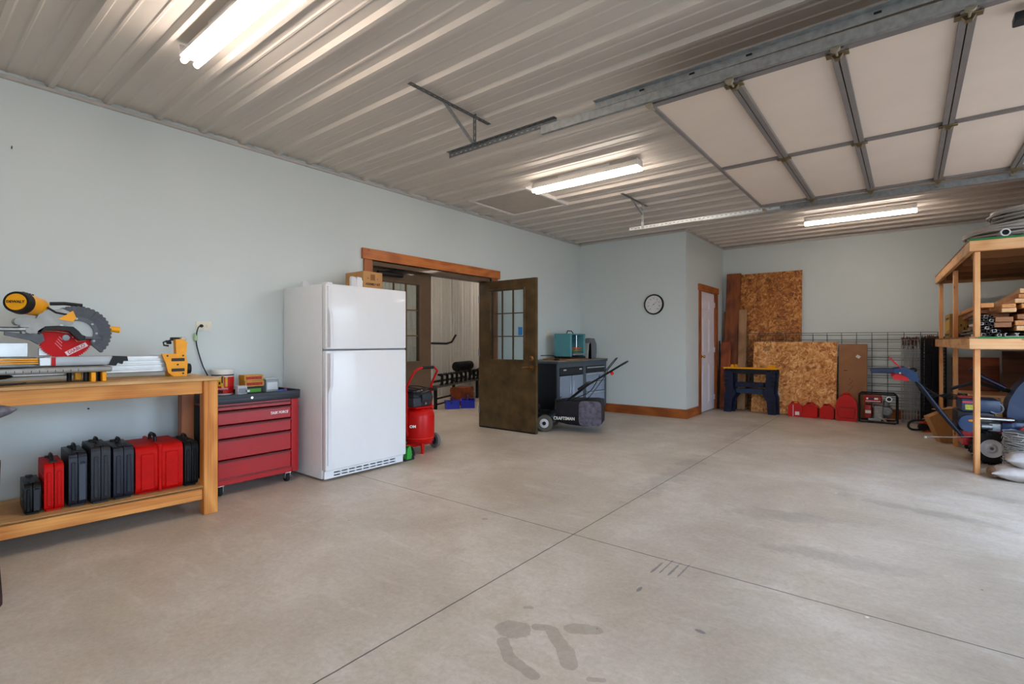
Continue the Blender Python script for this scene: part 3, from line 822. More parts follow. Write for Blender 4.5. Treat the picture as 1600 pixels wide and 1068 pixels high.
text('DIABLO', .027, mat('red print', '#a31019', .5, var=0), bl, S(.052, .206, .005), (0, ca, sa), (0, -sa, ca), .0006, 'lettering', .0006)
g = G()
for k in range(4): g.box(S(-.035 + .004 * k, .225 + .016 * k, .0042), (.001, .05 - .008 * k, .004), rotm(-.9, 0, 0))
g.obj('blade_print', mat('pink print', '#d77a83', .5), bl)
# upper guard: ribbed grey arc right of blade
g = G(); gc_ = (.055, .305)
for i in range(44):
    a0 = math.radians(148 - i * 4.4); a1 = math.radians(148 - (i + 1) * 4.4 - .2)
    ro = .168 + (.004 if i % 2 else 0); ri = .098
    P = [(ri * math.cos(a0), ri * math.sin(a0)), (ro * math.cos(a0), ro * math.sin(a0)), (ro * math.cos(a1), ro * math.sin(a1)), (ri * math.cos(a1), ri * math.sin(a1))]
    g.prism(P[::-1], S(gc_[0], gc_[1], -.03), Y_, Z_, .050 if i % 2 else .046)
g.obj('upper_guard', mat('smoky guard plastic', '#46474e', .35, .1, var=.2, scale=30, coat=.4), saw, smooth=0)
g = G()
for i in range(30):
    a0 = math.radians(150 - i * 6.4); a1 = a0 - math.radians(6.3)
    P = [(.078 * math.cos(a0), .078 * math.sin(a0)), (.104 * math.cos(a0), .104 * math.sin(a0)), (.104 * math.cos(a1), .104 * math.sin(a1)), (.078 * math.cos(a1), .078 * math.sin(a1))]
    g.prism(P[::-1], S(gc_[0], gc_[1], .014), Y_, Z_, .014)
gr_ = g.obj('guard_ring', cast_d, saw, smooth=0)
g = G()
for a in (150, 95, 40, 0, -32): g.cyl(S(gc_[0] + .091 * math.cos(math.radians(a)), gc_[1] + .091 * math.sin(math.radians(a)), .026), S(gc_[0] + .091 * math.cos(math.radians(a)), gc_[1] + .091 * math.sin(math.radians(a)), .032), .0075, n=10)
g.objs('guard_screw', chrome, gr_)
g = G()
for i in range(22):
    a0 = math.radians(152 - i * 8); a1 = a0 - math.radians(8)
    P = [(.0, .0), (.08 * math.cos(a0), .08 * math.sin(a0)), (.08 * math.cos(a1), .08 * math.sin(a1))]
    g.prism(P[::-1], S(gc_[0], gc_[1], .005), Y_, Z_, .008)
g.obj('inner_guard', mat('pale guard metal', '#a2a4a2', .4, .4), saw, smooth=0)
# black linkage arm sweeping over the blade
arm = [(-.135, .315), (-.10, .345), (-.04, .35), (.03, .345), (.055, .32), (.075, .29), (.105, .282)]
arm2 = [(.105, .262), (.06, .262), (.035, .288), (.01, .318), (-.04, .327), (-.10, .32), (-.125, .295)]
G().prism((arm + arm2)[::-1], S(0, 0, .018), Y_, Z_, .022, .004).obj('guard_link_arm', black_pl, saw)
G().beam(S(.085, .278, .042), S(.165, .274, .034), .006, .014, up=Z_, bev=.001).obj('guard_lever', cast_d, saw)
G().tube([S(.092, .262, .03), S(.05, .255, .03), S(.03, .28, .03), S(.012, .305, .03), S(-.05, .318, .03), S(-.10, .318, .03)], .0035, 6).obj('link_wire', chrome, saw)
# motor housing: cap faces the room
mo = G(); p0, p1 = Vector(S(-.243, .478, .155)), Vector(S(-.120, .462, -.03)); d = (p1 - p0).normalized()
mo.cyl(p0 + d * .045, p1, .062, .054, n=28)
mob = mo.obj('motor_housing', yellow_pl, saw)
G().cyl(p0 + d * .006, p0 + d * .055, .060, .066, n=28).obj('motor_collar', black_pl, mob)
G().cyl(p0, p0 + d * .012, .046, .050, n=28).obj('motor_cap', yellow_pl, mob)
uu = Vector((0, 0, 1)).cross(-d).normalized(); vv = (-d).cross(uu)
text('DEWALT', .0205, black_ink, mob, tuple(p0 - d * .001), tuple(uu), tuple(vv), .0006, 'lettering', .0006)
g = G()
for k in range(4):
    q = p0 + d * (.075 + .03 * k); g.cyl(q + Vector((0, 0, .045)) - d * .004, q + Vector((0, 0, .068)), .006, n=8)
g.objs('vent_boss', dark_pl, mob)
# gear case, trunnion, slide rails, handle
g = G().prism([(-.14, .38), (-.12, .44), (-.02, .455), (.03, .43), (.03, .36), (-.02, .345), (-.11, .345)][::-1], S(0, 0, -.03), Y_, Z_, .06, .008)
g.prism([(-.21, .34), (-.20, .385), (-.15, .392), (-.11, .38), (-.10, .345), (-.12, .31), (-.20, .30)][::-1], S(0, 0, -.035), Y_, Z_, .075, .006)
g.cyl(S(-.215, .37, -.04), S(-.215, .37, .06), .022, n=16); g.cyl(S(-.17, .318, -.04), S(-.17, .318, .055), .018, n=16)
g.obj('gear_case', cast, saw)
G().prism([(-.04, .39), (.03, .445), (.045, .40), (.03, .375)][::-1], S(0, 0, -.0), Y_, Z_, .035, .004).obj('yellow_shroud', yellow_pl, saw)
G().tube([S(-.07, .485, -.02), S(.0, .49, -.02), (S(.085, .483, -.02))], .011, 10).obj('grip_tube', black_pl, saw)
G().tube([S(-.09, .46, .03), S(-.05, .43, .03), S(.0, .42, .03)], .006, 8).obj('switch_cord', black_pl, saw)
g = G()
for z in (-.02, .035): g.cyl(S(-.55, .325 + (z > 0) * .0, z), S(-.17, .325, z), .014, n=14)
g.bb(S(-.60, .28, -.04), S(-.53, .345, .055), .006)
g.obj('slide_rails', steel, saw)
g = G().prism([(-.20, .30), (-.11, .30), (-.10, .26), (-.125, .235), (-.16, .26), (-.27, .29), (-.27, .31)][::-1], S(0, 0, -.025), Y_, Z_, .05, .005)
g.obj('pivot_bracket', cast_d, saw)
G().cyl(S(.205, .338, -.01), S(.275, .33, -.01), .017, .020, n=14).obj('front_knob', yellow_pl, saw)
# fence
g = G().bb(S(-.52, .16, -.05), S(-.165, .245, -.03), .003); g.bb(S(-.12, .165, -.05), S(.02, .215, -.03), .003); g.objs('fence', alu, saw)
# table with mitre arm
g = G().bb(S(-.10, .103, -.04), S(.225, .160, .055), .006, 2); g.obj('mitre_arm', mat('grey painted casting', '#a9adb2', .4, .2, var=.04), saw)
G().bb(S(-.075, .105, .054), S(-.055, .157, .0575), .001).obj('red_marker', red_p, saw)
G().bb(S(-.13, .105, .0), S(-.075, .157, .057), .004).obj('bright_plate', alu, saw)
g = G().lathe([(0, .118), (.20, .118), (.20, .158), (0, .158)], (0, 0, 0), 'Z', 40)
for v in g.bm.verts: v.co = Vector(S(v.co.y * 1.0 - .33, v.co.z, v.co.x * .8 - .02))
g.obj('turntable', cast, saw)
g = G()
for k in range(3): g.bb(S(-.50, .122 + .012 * k, .135 - .002 * k), S(-.145, .130 + .012 * k, .142), .002)
g.objs('kerf_insert', yellow_pl, saw)
g = G().bb(S(-.62, .062, -.10), S(.205, .098, .13), .010, 2); g.obj('base_casting', cast, saw)
g = G()
for k in range(18): g.bb(S(-.56 + .035 * k, .070, .1302), S(-.557 + .035 * k, .084, .1308))
g.obj('angle_scale', black_ink, saw)
g = G()
for x in (-.58, -.33, .03, .16): g.cyl(S(x, 0, .07 if x != .03 else -.07), S(x, .065, .07 if x != .03 else -.07), .013, n=10)
g.objs('foot', black_pl, saw)
G().ell(S(-.34, .05, .06), (.06, .10, .018)).obj('mitre_lock', black_pl, saw)
g = G().bb(S(.10, 0.0, .05), S(.125, .062, .12), .004); g.bb(S(.155, 0.0, .05), S(.178, .062, .12), .004); g.bb(S(.04, .012, -.02), S(.075, .062, .03), .004)
g.objs('mount_clamp', yellow_pl, saw)
g = G().cyl(S(.14, .005, .06), S(.14, .06, .06), .016, n=12); g.cyl(S(.085, .005, .07), S(.085, .06, .07), .014, n=12); g.objs('clamp_knob', black_pl, saw)
g = G().prism([(.20, .100), (.225, .16), (.30, .155), (.305, .125), (.28, .125), (.275, .105), (.25, .115), (.24, .095)][::-1], S(0, 0, .02), Y_, Z_, .04, .003); g.obj('detent_lever', black_pl, saw)
G().tube([S(-.62, .02, .10), S(-.45, .012, .16), S(-.3, .010, .17), S(-.2, .015, .15)], .005, 6, sub=4).obj('power_cord', black_pl, saw)

# ---- aluminium stand beam lying behind the saw, with yellow end bracket
bm_ = thing('saw_stand_beam', 'aluminium saw stand beam with yellow end bracket lying on workbench', 'saw stand', (.355, 1.0, BT))
g = G().bb((-.05, -.75, .035), (.03, .33, .155), .006)
for z in (.062, .095, .125): g.bb((.03, -.75, z - .006), (.042, .33, z + .006), .002)
g.obj('beam', alu, bm_, smooth=0)
g = G().prism([(.27, .165), (.42, .165), (.435, .10), (.43, .0), (.345, .0), (.31, .03), (.295, .10)], (.058, 0, 0), Y_, Z_, .018, .003)
g.bb((-.058, .33, .0), (.055, .43, .16), .004)
yb = g.obj('end_bracket', yellow_pl, bm_)
g = G()
for z in (.045, .12): g.bb((.075, .33, z - .010), (.079, .415, z + .012), .002)
g.objs('bracket_slot', dark_pl, yb)
g = G()
for y, z in ((.305, .15), (.405, .15), (.405, .02), (.37, .085)): g.cyl((.074, y, z), (.080, y, z), .006, n=8)
g.objs('bracket_screw', black_pl, yb)
G().cyl((.0, .43, .05), (.0, .475, .05), .045, .038, n=18).obj('end_knob', black_pl, bm_)
G().bb((-.05, -.7, 0), (.04, -.6, .035), .004).obj('beam_foot', black_pl, bm_)

# ---- yellow cordless nailer perched on the beam end
nl = thing('cordless_tool', 'yellow and black cordless tool perched on the saw stand end bracket', 'power tool', (.33, 1.395, 1.112))
g = G().prism([(-.03, .0), (.045, .0), (.055, .10), (.02, .13), (-.035, .125)], (.03, 0, 0), Y_, Z_, .06, .008)
g.obj('housing', yellow_pl, nl)
g = G().bb((-.025, -.045, .115), (.025, .02, .145), .006); g.cyl((0, -.045, .105), (0, -.075, .100), .02, .014, n=12)
g.tube([(0, -.07, .115), (0, -.10, .10), (0, -.095, .075), (0, -.06, .07)], .007, 8); g.obj('nose', black_pl, nl)
G().bb((-.022, .03, .118), (.02, .075, .15), .006).obj('grey_cap', mat('pale grey plastic', '#c9c7c0', .5), nl)
g = G().bb((.031, .0, .03), (.037, .035, .06), .002); g.cyl((.03, .01, .085), (.038, .01, .085), .009, n=10); g.bb((-.032, .005, -.0), (.034, .055, .018), .003); g.obj('trigger_guard', black_pl, nl)

nl.scale = (.85, .85, .85)
# ---- outlets
def outlet(label, loc, horizontal, name='wall_outlet'):
    r = thing(name, label, 'outlet', loc)
    w, h = (.115, .072) if horizontal else (.072, .115)
    G().prism(rrect(-w/2, -h/2, w/2, h/2, .006, 3), (0, 0, 0), Y_, Z_, .006, .002).obj('cover_plate', mat('ivory plastic', '#e2ddcb', .4), r)
    for s in (-1, 1):
        dy, dz = (s * .02, 0) if horizontal else (0, s * .02)
        q = G().cyl((.005, dy, dz), (.008, dy, dz), .0155, n=20).obj('socket', MATS['ivory plastic'], r)
        g = G()
        for t in (-1, 1): 
            if horizontal: g.bb((.0078, dy - .004, t * .006 - .001), (.0085, dy + .004, t * .006 + .001))
            else: g.bb((.0078, dy + t * .006 - .001, dz - .004), (.0085, dy + t * .006 + .001, dz + .004))
        g.obj('slots', black_ink, q)
    return r
outlet('ivory wall outlet with black plug, between saw bench and refrigerator', (0, 1.70, 1.334), True)
outlet('ivory wall outlet above steel cabinet beside the open door', (0, 6.80, 1.326), False)
cd = thing('electric_cable', 'black power cord hanging from the wall outlet behind workbench', 'cord', (.0, 1.68, 1.334))
G().cyl((.009, 0, 0), (.032, -.004, -.001), .014, .012, n=12).obj('plug', black_pl, cd)
G().tube([(.03, -.005, 0), (.045, -.035, -.015), (.03, -.045, -.08), (.02, -.04, -.15), (.02, -.02, -.24), (.02, .01, -.34), (.03, .05, -.45), (.025, .06, -.62)], .0045, 8, sub=5).obj('cable', black_pl, cd)
G().bb((.014, -.062, -.125), (.034, -.035, -.06), .006).obj('green_adapter', mat('pale green plastic', '#a9c79a', .4), cd)
G().cyl((0, .555, 2.47), (.028, .553, 2.478), .004, n=8).obj('x', steel_d).name = 'wall_nail'
tag(bpy.data.objects['wall_nail'], 'bent nail sticking out of bare wall above the saw', 'nail')
o = G().cyl((0, .948, .722), (.01, .948, .722), .006, n=8).obj('wall_screw', black_pl); tag(o, 'dark screw head in wall under the workbench top', 'screw')

# ================================================================ red rolling tool chest
tc_ = thing('tool_chest', 'red rolling tool chest with black top between workbench and refrigerator', 'tool chest', (.02, 1.58, 0))
cr = mat('tool chest red', '#a80a14', .3, coat=.35, var=.03)
crd = mat('chest dark lip', '#4e2024', .35, .3)
W_ = .70; D_ = .44
g = G().bb((.0, .0, .085), (D_ - .012, .06, .715), .004); g.bb((0, W_ - .065, .085), (D_, W_, .715), .004); g.bb((0, .05, .085), (D_, W_ - .05, .13), .004)
g.bb((0, .05, .085), (.01, W_ - .05, .715)); g.bb((0, .03, .70), (D_ - .01, W_ - .03, .715)); g.bb((D_ - .012, 0, .085), (D_, .045, .715), .003)
g.obj('cabinet_body', cr, tc_)
G().bb((.02, -.004, .10), (D_ - .02, .0, .70)).obj('shade_panel', black_pl, tc_)  # black sheet stands in for the shade on the chest's bench side
zs = [(.665, .705), (.555, .660), (.448, .550), (.284, .443), (.135, .279)]
for (a, b) in zs:
    q = G().bb((.02, .05, a + .002), (D_ + .002, W_ - .07, b - .002), .003).obj('drawer', cr, tc_)
    G().prism([(0, 0), (.014, 0), (.016, .006), (.010, .012), (0, .012)], (D_ + .001, W_ - .07, b - .014), X_, Z_, W_ - .12).obj('pull', mat('pull lip', '#7c4a4c', .3, .5), q)
G().bb((D_ - .003, .045, .13), (D_ + .006, W_ - .068, .138), .002).obj('bottom_lip', MATS['pull lip'], tc_)
text('TASK FORCE', .030, white_ink, tc_, (D_ + .0025, .53, .607), Y_, Z_, .0006, 'lettering', .0008, sx=.88, shear=.2)
g = G().bb((-.005, -.01, .715), (D_ + .012, W_ + .01, .760), .006, 2)
for a, b in (((-.005, -.01, .755), (D_ + .012, .008, .79)), ((-.005, W_ - .008, .755), (D_ + .012, W_ + .01, .79)), ((-.005, .0, .755), (.012, W_, .79)), ((D_ - .006, 0, .755), (D_ + .012, W_, .785))): g.bb(a, b, .003)
g.obj('top_tray', mat('black tray plastic', '#2c2e36', .4), tc_)
G().cyl((D_ + .012, .30, .752), (D_ + .017, .30, .752), .010, n=14).obj('lock', chrome, tc_)
for (x, y) in ((.06, .08), (.06, W_ - .08), (D_ - .05, .08), (D_ - .05, W_ - .08)):
    g = G(); g.bb((x - .03, y - .025, .076), (x + .03, y + .025, .085)); 
    for s in (-1, 1): g.bb((x - .018, y + s * .02 - .002, .03), (x + .022, y + s * .02 + .002, .08), .001)
    q = g.obj('caster', chrome, tc_)
    G().lathe([(.010, -.014), (.034, -.014), (.038, -.008), (.038, .008), (.034, .014), (.010, .014)], (x, y, .038), 'Y', 24).obj('wheel', rubber, q)

# things on the chest
TZ = .762
bk = thing('screw_bucket', 'red and white lidded screw tub with yellow emblem on tool chest', 'tub', (.125, 1.80, TZ))
G().lathe([(0, 0), (.075, 0), (.078, .004), (.083, .19), (0, .19)], n=32).obj('tub_body', mat('white tub plastic', '#e8e6e0', .35), bk)
tb = G().lathe([(.0790, .012), (.0832, .150)], n=32).obj('red_label', mat('label red', '#bf1a1c', .4), bk)
G().lathe([(.0835, .158), (.0838, .170)], n=32).obj('dark_band', mat('label charcoal', '#4b4146', .4), bk)
G().lathe([(0, .196), (.086, .196), (.088, .188), (.088, .206), (.084, .21), (0, .21)], n=32).obj('lid', MATS['white tub plastic'], bk)
# emblem: yellow winged patch wrapping toward the room
an_ = math.atan2(-1.8, 4.5)
g = G()
for (a0, a1, z0, z1) in ((-.45, -.12, .075, .15), (-.12, .10, .06, .162), (.22, .42, .07, .15)):
    g.lathe([(.0835, z0), (.0845, z1)], n=6, a0=an_ + a0, a1=an_ + a1)
g.obj('yellow_emblem', mat('label yellow', '#d6a01e', .4), bk)
g = G()
for (a0, a1, z0, z1) in ((-.10, .0, .10, .155), (.04, .07, .07, .16), (-.35, -.2, .09, .11)):
    g.lathe([(.085, z0), (.0855, z1)], n=4, a0=an_ + a0, a1=an_ + a1)
g.obj('dark_emblem_lines', black_ink, bk)
ud = Vector((-math.sin(an_), math.cos(an_), 0)); wd_ = Vector((math.cos(an_), math.sin(an_), 0))
text('STRENGTH', .0175, white_ink, bk, tuple(wd_ * .086 + Vector((0, 0, .052))), tuple(ud), Z_, .0006, sx=.85)
text('EM', .034, black_ink, bk, tuple(wd_ * .0835 + ud * -.02 + Vector((0, 0, .028))), tuple(ud), Z_, .0006, bold=.001)
def carton(name, label, cat, loc, size, m, rz=0, strip=None, group=None):
    r = thing(name, label, cat, loc, rz, group)
    sx, sy, sz = size
    G().bb((-sx/2, -sy/2, 0), (sx/2, sy/2, sz), .0015).obj('carton_body', m, r)
    if strip: G().bb((sx/2, -sy/2 * .85, sz * .2), (sx/2 + .001, sy/2 * .85, sz * .72)).obj('printed_label', strip, r)
    g = G(); g.bb((-.004, -sy/2 + .002, sz), (.004, sy/2 - .002, sz + .0008)); g.obj('flap_seam', mat('tape', '#b99a6a', .4), r)
    return r
carton('screw_box', 'pale grey small carton beside the screw tub on tool chest', 'box', (.27, 1.885, TZ), (.05, .075, .075), mat('pale carton', '#c8c9cf', .6, var=.1, scale=60), 0, mat('carton print', '#9397a3', .6, var=.3, scale=120))
carton('screw_box', 'black carton with green label under the red and gold cartons', 'box', (.20, 2.0, TZ), (.10, .135, .058), mat('black carton', '#1d1f1c', .5), 0, mat('green label', '#55a02f', .5))
for k, lb in enumerate(('lower red and gold screw carton stacked on the green-labelled box', 'upper red and gold screw carton, topmost of the carton stack')):
    carton('screw_box', lb, 'box', (.19, 2.005 - .004 * k, TZ + .0595 + k * .050), (.11, .16 - .004 * k, .048), mat('gold carton', '#c99434', .5, var=.25, scale=50), 0.03 - .05 * k, mat('red carton print', '#a8281c', .5, var=.5, scale=70), 'red and gold screw cartons')
bn = thing('parts_bin', 'clear plastic storage bin with white label on tool chest corner', 'bin', (.16, 2.17, TZ))
g = G().plate((-.06, -.055, .06, .055), [], (0, 0, 0), X_, Y_, .003)
for a, b in (((-.06, -.055, 0), (.06, -.052, .11)), ((-.06, .052, 0), (.06, .055, .11)), ((-.06, -.055, 0), (-.057, .055, .11)), ((.057, -.055, 0), (.06, .055, .11))): g.bb(a, b)
g.obj('bin_body', mat('frosted plastic', '#b9c1c6', .3, alpha=.75), bn)
G().bb((-.066, -.062, .108), (.066, .062, .122), .004).obj('lid', mat('frosted lid', '#c6cdd0', .3), bn)
G().bb((.0605, -.045, .02), (.0615, .045, .085)).obj('paper_label', mat('paper label', '#dde3e6', .6), bn)
G().tube([(.06, .058, .09), (.075, .07, .075), (.075, .072, .05)], .004, 6, sub=3).obj('bin_latch', MATS['frosted lid'], bn)
sp = thing('driver_bit_pouch', 'small blue pouch lying at tool chest top corner', 'pouch', (.33, 2.20, TZ))
g = G().ell((0, 0, .012), (.02, .05, .012)); g.obj('pouch_body', mat('blue nylon', '#4a63b0', .6, var=.3), sp)
G().ell((-.01, .035, .024), (.012, .014, .010)).obj('red_cap', mat('red violet plastic', '#a03a66', .5), sp)
for k, (y, lb) in enumerate(((1.99, 'tiny metal fitting lying on tool chest tray near the cartons'), (2.10, 'tiny metal fitting lying on tool chest tray near the blue pouch'))):
    o = G().cyl((.36, y, TZ + .006), (.385, y + .02, TZ + .006), .006, n=8).obj('metal_fitting', steel); tag(o, lb, 'fitting')
o = G().bb((.41, 1.86, TZ + .03), (.43, 1.885, TZ + .052), .003).obj('metal_clip', steel); tag(o, 'small pale metal clip on front rim of tool chest', 'clip')

# ================================================================ refrigerator
fr = thing('refrigerator', 'tall white top-freezer refrigerator against the long wall', 'refrigerator', (.03, 2.37, 0))
FW, FH = .87, 1.70
G().bb((0, 0, .02), (.645, FW, FH), .006, 2).obj('cabinet', white_p, fr)
for nm, z0, z1 in (('freezer_door', 1.137, FH), ('fresh_food_door', .095, 1.125)):
    q = G().bb((.652, .0, z0), (.712, FW, z1), .012, 3).obj(nm, white_p, fr)
    g = G()
    if nm == 'freezer_door': zz = [(z1 - .02, 0), (z1 - .20, .0), (z1 - .27, .03), (z0 + .12, .036), (z0 + .02, .034)]
    else: zz = [(z1 - .02, .034), (z1 - .12, .036), (z1 - .30, .030), (z1 - .37, .0), (z0 + .05, 0)]
    # strap handle: strip along the hinge-opposite edge swelling outwards
    prof = []
    rings = []
    for (z, o_) in zz:
        rings.append([g.bm.verts.new((.708, .012, z)), g.bm.verts.new((.722 + o_, .016, z)), g.bm.verts.new((.726 + o_, .030, z)), g.bm.verts.new((.722 + o_, .044, z)), g.bm.verts.new((.708, .048, z))])
    for A, B in zip(rings, rings[1:]):
        for j in range(4): g.bm.faces.new((A[j], A[j+1], B[j+1], B[j]))
    g.bm.faces.new(rings[0]); g.bm.faces.new(rings[-1][::-1])
    g.obj('handle', mat('handle white', '#e4e4ea', .35, var=0), q)
G().bb((.646, .006, .10), (.653, FW - .006, FH - .01)).obj('gasket', mat('grey gasket', '#8b8f96', .6), fr)
G().prism(rrect(.60, .02, .70, .075, .01, 3), (0, 0, FH + .0005), X_, Y_, .012, .002).obj('hinge_cover', white_p, fr)
G().bb((.712, .020, FH - .10), (.7135, .040, FH - .097)).obj('handle_screw', dark_pl, fr)
g = G().plate((.01, .022, FW - .01, .088), [(.10 + k * .075, .035, .165 + k * .075, .047) for k in range(9)] + [(.10 + k * .075, .060, .165 + k * .075, .072) for k in range(9)], (.655, 0, 0), Y_, Z_, .02)
g.obj('base_grille', white_p, fr, smooth=0)
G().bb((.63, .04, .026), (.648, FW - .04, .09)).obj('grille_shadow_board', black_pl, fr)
g = G()
for x in (.06, .58):
    for y in (.05, FW - .05): g.cyl((x, y, 0), (x, y, .022), .02, n=12)
g.objs('levelling_foot', dark_pl, fr)

kraft = mat('kraft cardboard', '#b98a58', .75, var=.06, scale=18)
bx = thing('cardboard_box', 'brown cardboard box printed with black lettering on top of refrigerator', 'box', (.27, 3.085, FH))
g = G().bb((-.15, -.115, 0), (.15, .115, .20), .002); g.obj('carton_body', kraft, bx)
g = G(); g.bb((-.15, -.004, .20), (.15, .004, .2008)); g.obj('flap_seam', MATS['tape'], bx)
text('ASSEMBLY KIT', .032, black_ink, bx, (.151, 0, .075), Y_, Z_, .0005, bold=.0006, sx=.86)
text('MOTO', .045, black_ink, bx, (.075, -.116, .105), X_, Z_, .0005, bold=.001, sx=1.1)
g = G()
for y in (-.06, 0., .055): g.prism([(0, 0), (.02, 0), (.01, .018)], (.1508, y - .01, .125), Y_, Z_, .0008)
g.prism(rrect(-.03, .115, .025, .175, .004, 2), (.1504, 0, 0), Y_, Z_, .0006)
g.obj('printed_symbols', mat('brown print', '#8a5f38', .7), bx)
def charger(label, loc, rz):
    r = thing('white_charger', label, 'charger', loc, rz, 'white plastic chargers on the refrigerator')
    G().prism([(-.03, 0), (.03, 0), (.034, .09), (.02, .125), (-.02, .13), (-.03, .11)], (.015, 0, 0), Y_, Z_, .03, .004).obj('charger_body', mat('charger white', '#dfdfe3', .4), r)
    G().cyl((.015, 0, .108), (.0165, 0, .108), .006, n=10).obj('dark_hole', dark_pl, r)
    return r
c1 = charger('white plastic charger propped before the printed cardboard box, nearer refrigerator edge', (.40, 2.845, FH), .1)
charger('white plastic charger propped between the cardboard box and the other charger', (.405, 2.915, FH), -.15)
for i, (x, y, z, l) in enumerate(((.10, 2.52, .075, 'small white plastic adapter at rear edge of refrigerator top, taller one'), (.11, 2.62, .055, 'small white plastic adapter at rear edge of refrigerator top, lower one'))):
    r = thing('white_adapter', l, 'adapter', (x, y, FH), 0, 'white plastic adapters at the refrigerator back')
    G().prism([(-.035, 0), (.035, 0), (.03, z * .8), (.0, z), (-.03, z * .9)], (.02, 0, 0), Y_, Z_, .04, .004).obj('adapter_body', MATS['charger white'], r)
    G().cyl((.02, 0, z * .6), (.0215, 0, z * .6), .006, n=10).obj('dark_hole', dark_pl, r)
# ================================================================ air compressor behind the refrigerator
ac = thing('air_compressor', 'red upright air compressor on wheels beyond the refrigerator', 'air compressor', (.42, 3.69, 0))
prof = [(0, .085), (.06, .088), (.12, .102), (.155, .13), (.165, .17), (.165, .40), (.155, .44), (.12, .47), (.06, .485), (0, .488)]
tk = G().lathe(prof, n=36).obj('tank', red_p, ac)
g = G(); g.lathe([(.1655, .165), (.167, .168), (.1655, .171)], n=36); g.obj('weld_seam', mat('red seam', '#d83a2e', .4), tk)
vd = Vector((4.2, -3.69, 0)).normalized(); ud = Vector((0, 0, 1)).cross(vd)
text('OM.', .042, white_ink, tk, tuple(vd * .158 + ud * -.062 + Vector((0, 0, .30))), tuple(ud), Z_, .003, bold=.0012)
g = G(); g.bb((-.10, -.13, .485), (.10, .13, .50), .003); g.obj('platform', red_p, ac)
g = G().cyl((.0, -.02, .59), (.0, .13, .59), .075, n=28); g.cyl((0, .13, .59), (0, .145, .59), .066, .05, n=28)
for k in range(8):
    a = k * PI / 4; g.beam((.02 * math.cos(a), .147, .59 + .02 * math.sin(a)), (.06 * math.cos(a), .147, .59 + .06 * math.sin(a)), .006, .008)
g.bb((-.05, -.02, .50), (.05, .12, .56), .006)
mt_ = g.obj('motor', mat('charcoal motor casing', '#33373d', .4, .2), ac)
g = G().bb((-.06, -.13, .50), (.06, -.02, .60), .008)
for k in range(5): g.bb((-.065, -.135, .60 + .016 * k), (.065, -.03, .607 + .016 * k), .002)
g.bb((-.045, -.115, .60), (.045, -.04, .69), .004)
g.obj('pump_head', mat('grey fins', '#4b4f54', .4, .5), ac)
g = G().cyl((.05, -.06, .66), (.09, -.06, .67), .013, n=12); g.cyl((.07, -.1, .67), (.07, -.02, .68), .008, n=10); g.cyl((.055, .03, .53), (.075, .03, .53), .016, n=12)
g.obj('fittings', chrome, ac)
g = G(); 
for k, rr in enumerate((.14, .16, .175)):
    pts = [(-.02 + rr * math.cos(a), .02 + (rr + .02) * math.sin(a), .66 + .012 * k + .022 * math.sin(a * 2 + k)) for a in [2 * PI * i / 24 for i in range(24)]]
    g.tube(pts, .006, 6, closed=True)
g.objs('air_hose', black_pl, ac)
# handle frame: rises each side, leans outward, joined by a black grip
pts = [(.0, -.175, .20), (.0, -.175, .72), (.11, -.165, .885), (.13, -.10, .925), (.13, .10, .925), (.11, .165, .885), (.0, .175, .72), (.0, .175, .20)]
hp = G().tube(pts, .0125, 10).obj('handle_frame', red_p, ac)
G().cyl((.13, -.07, .925), (.13, .085, .925), .0175, n=14).obj('grip', black_pl, hp)
g = G(); g.bb((-.02, .165, .20), (.02, .188, .24), .002); g.bb((-.02, .165, .42), (.025, .188, .46), .002); g.bb((-.02, -.188, .20), (.02, -.165, .24), .002); g.objs('frame_bracket', red_p, ac)
G().cyl((-.03, -.26, .085), (-.03, .26, .085), .008, n=10).obj('axle', steel_d, ac)
g = G(); g.bb((-.06, -.20, .06), (.0, .20, .105), .004); g.obj('axle_plate', red_p, ac)
for s in (-1, 1):
    q = G().lathe([(.045, -.018), (.078, -.02), (.085, -.012), (.085, .012), (.078, .02), (.045, .018)], (-.03, s * .255, .085), 'Y', 28).obj('wheel', mat('grey rubber', '#6f6d6b', .7), ac)
    g = G().lathe([(.0, -.012), (.048, -.008), (.05, .0), (.048, .008), (0, .012)], (-.03, s * .255, .085), 'Y', 24)
    for k in range(6):
        a = k * PI / 3; g.beam((-.03 + .012 * math.cos(a), s * .255 + .014 * s, .085 + .012 * math.sin(a)), (-.03 + .042 * math.cos(a), s * .255 + .014 * s, .085 + .042 * math.sin(a)), .006, .006)
    g.obj('hub', mat('navy hub plastic', '#262c39', .4), q)
g = G().prism([(-.012, 0), (.012, 0), (.022, .13), (-.022, .13)], (.10, -.05, 0), Y_, Z_, .02, .003); g.ell((.11, -.05, .008), (.018, .018, .008)); g.obj('front_foot', red_p, ac)

gt = thing('green_hand_tool', 'green and black tool with looped cord on floor at refrigerator corner', 'hand tool', (.60, 3.335, 0))
g = G().prism([(-.03, .02), (.03, .02), (.035, .09), (.015, .15), (-.02, .13)], (.025, 0, 0), Y_, Z_, .05, .008); g.obj('tool_body', mat('green plastic', '#2f9e3a', .4), gt)
G().bb((-.06, -.05, 0), (.06, .085, .022), .005).obj('tool_base', dark_pl, gt)
g = G()
for k in range(3): g.tube([(.035 + .01 * k, -.02, .10 + .02 * k), (.05, .05, .09 + .02 * k), (.05, .07 + .01 * k, .04), (.04, .03, .025)], .007, 8, sub=4)
g.objs('looped_cord', black_pl, gt)

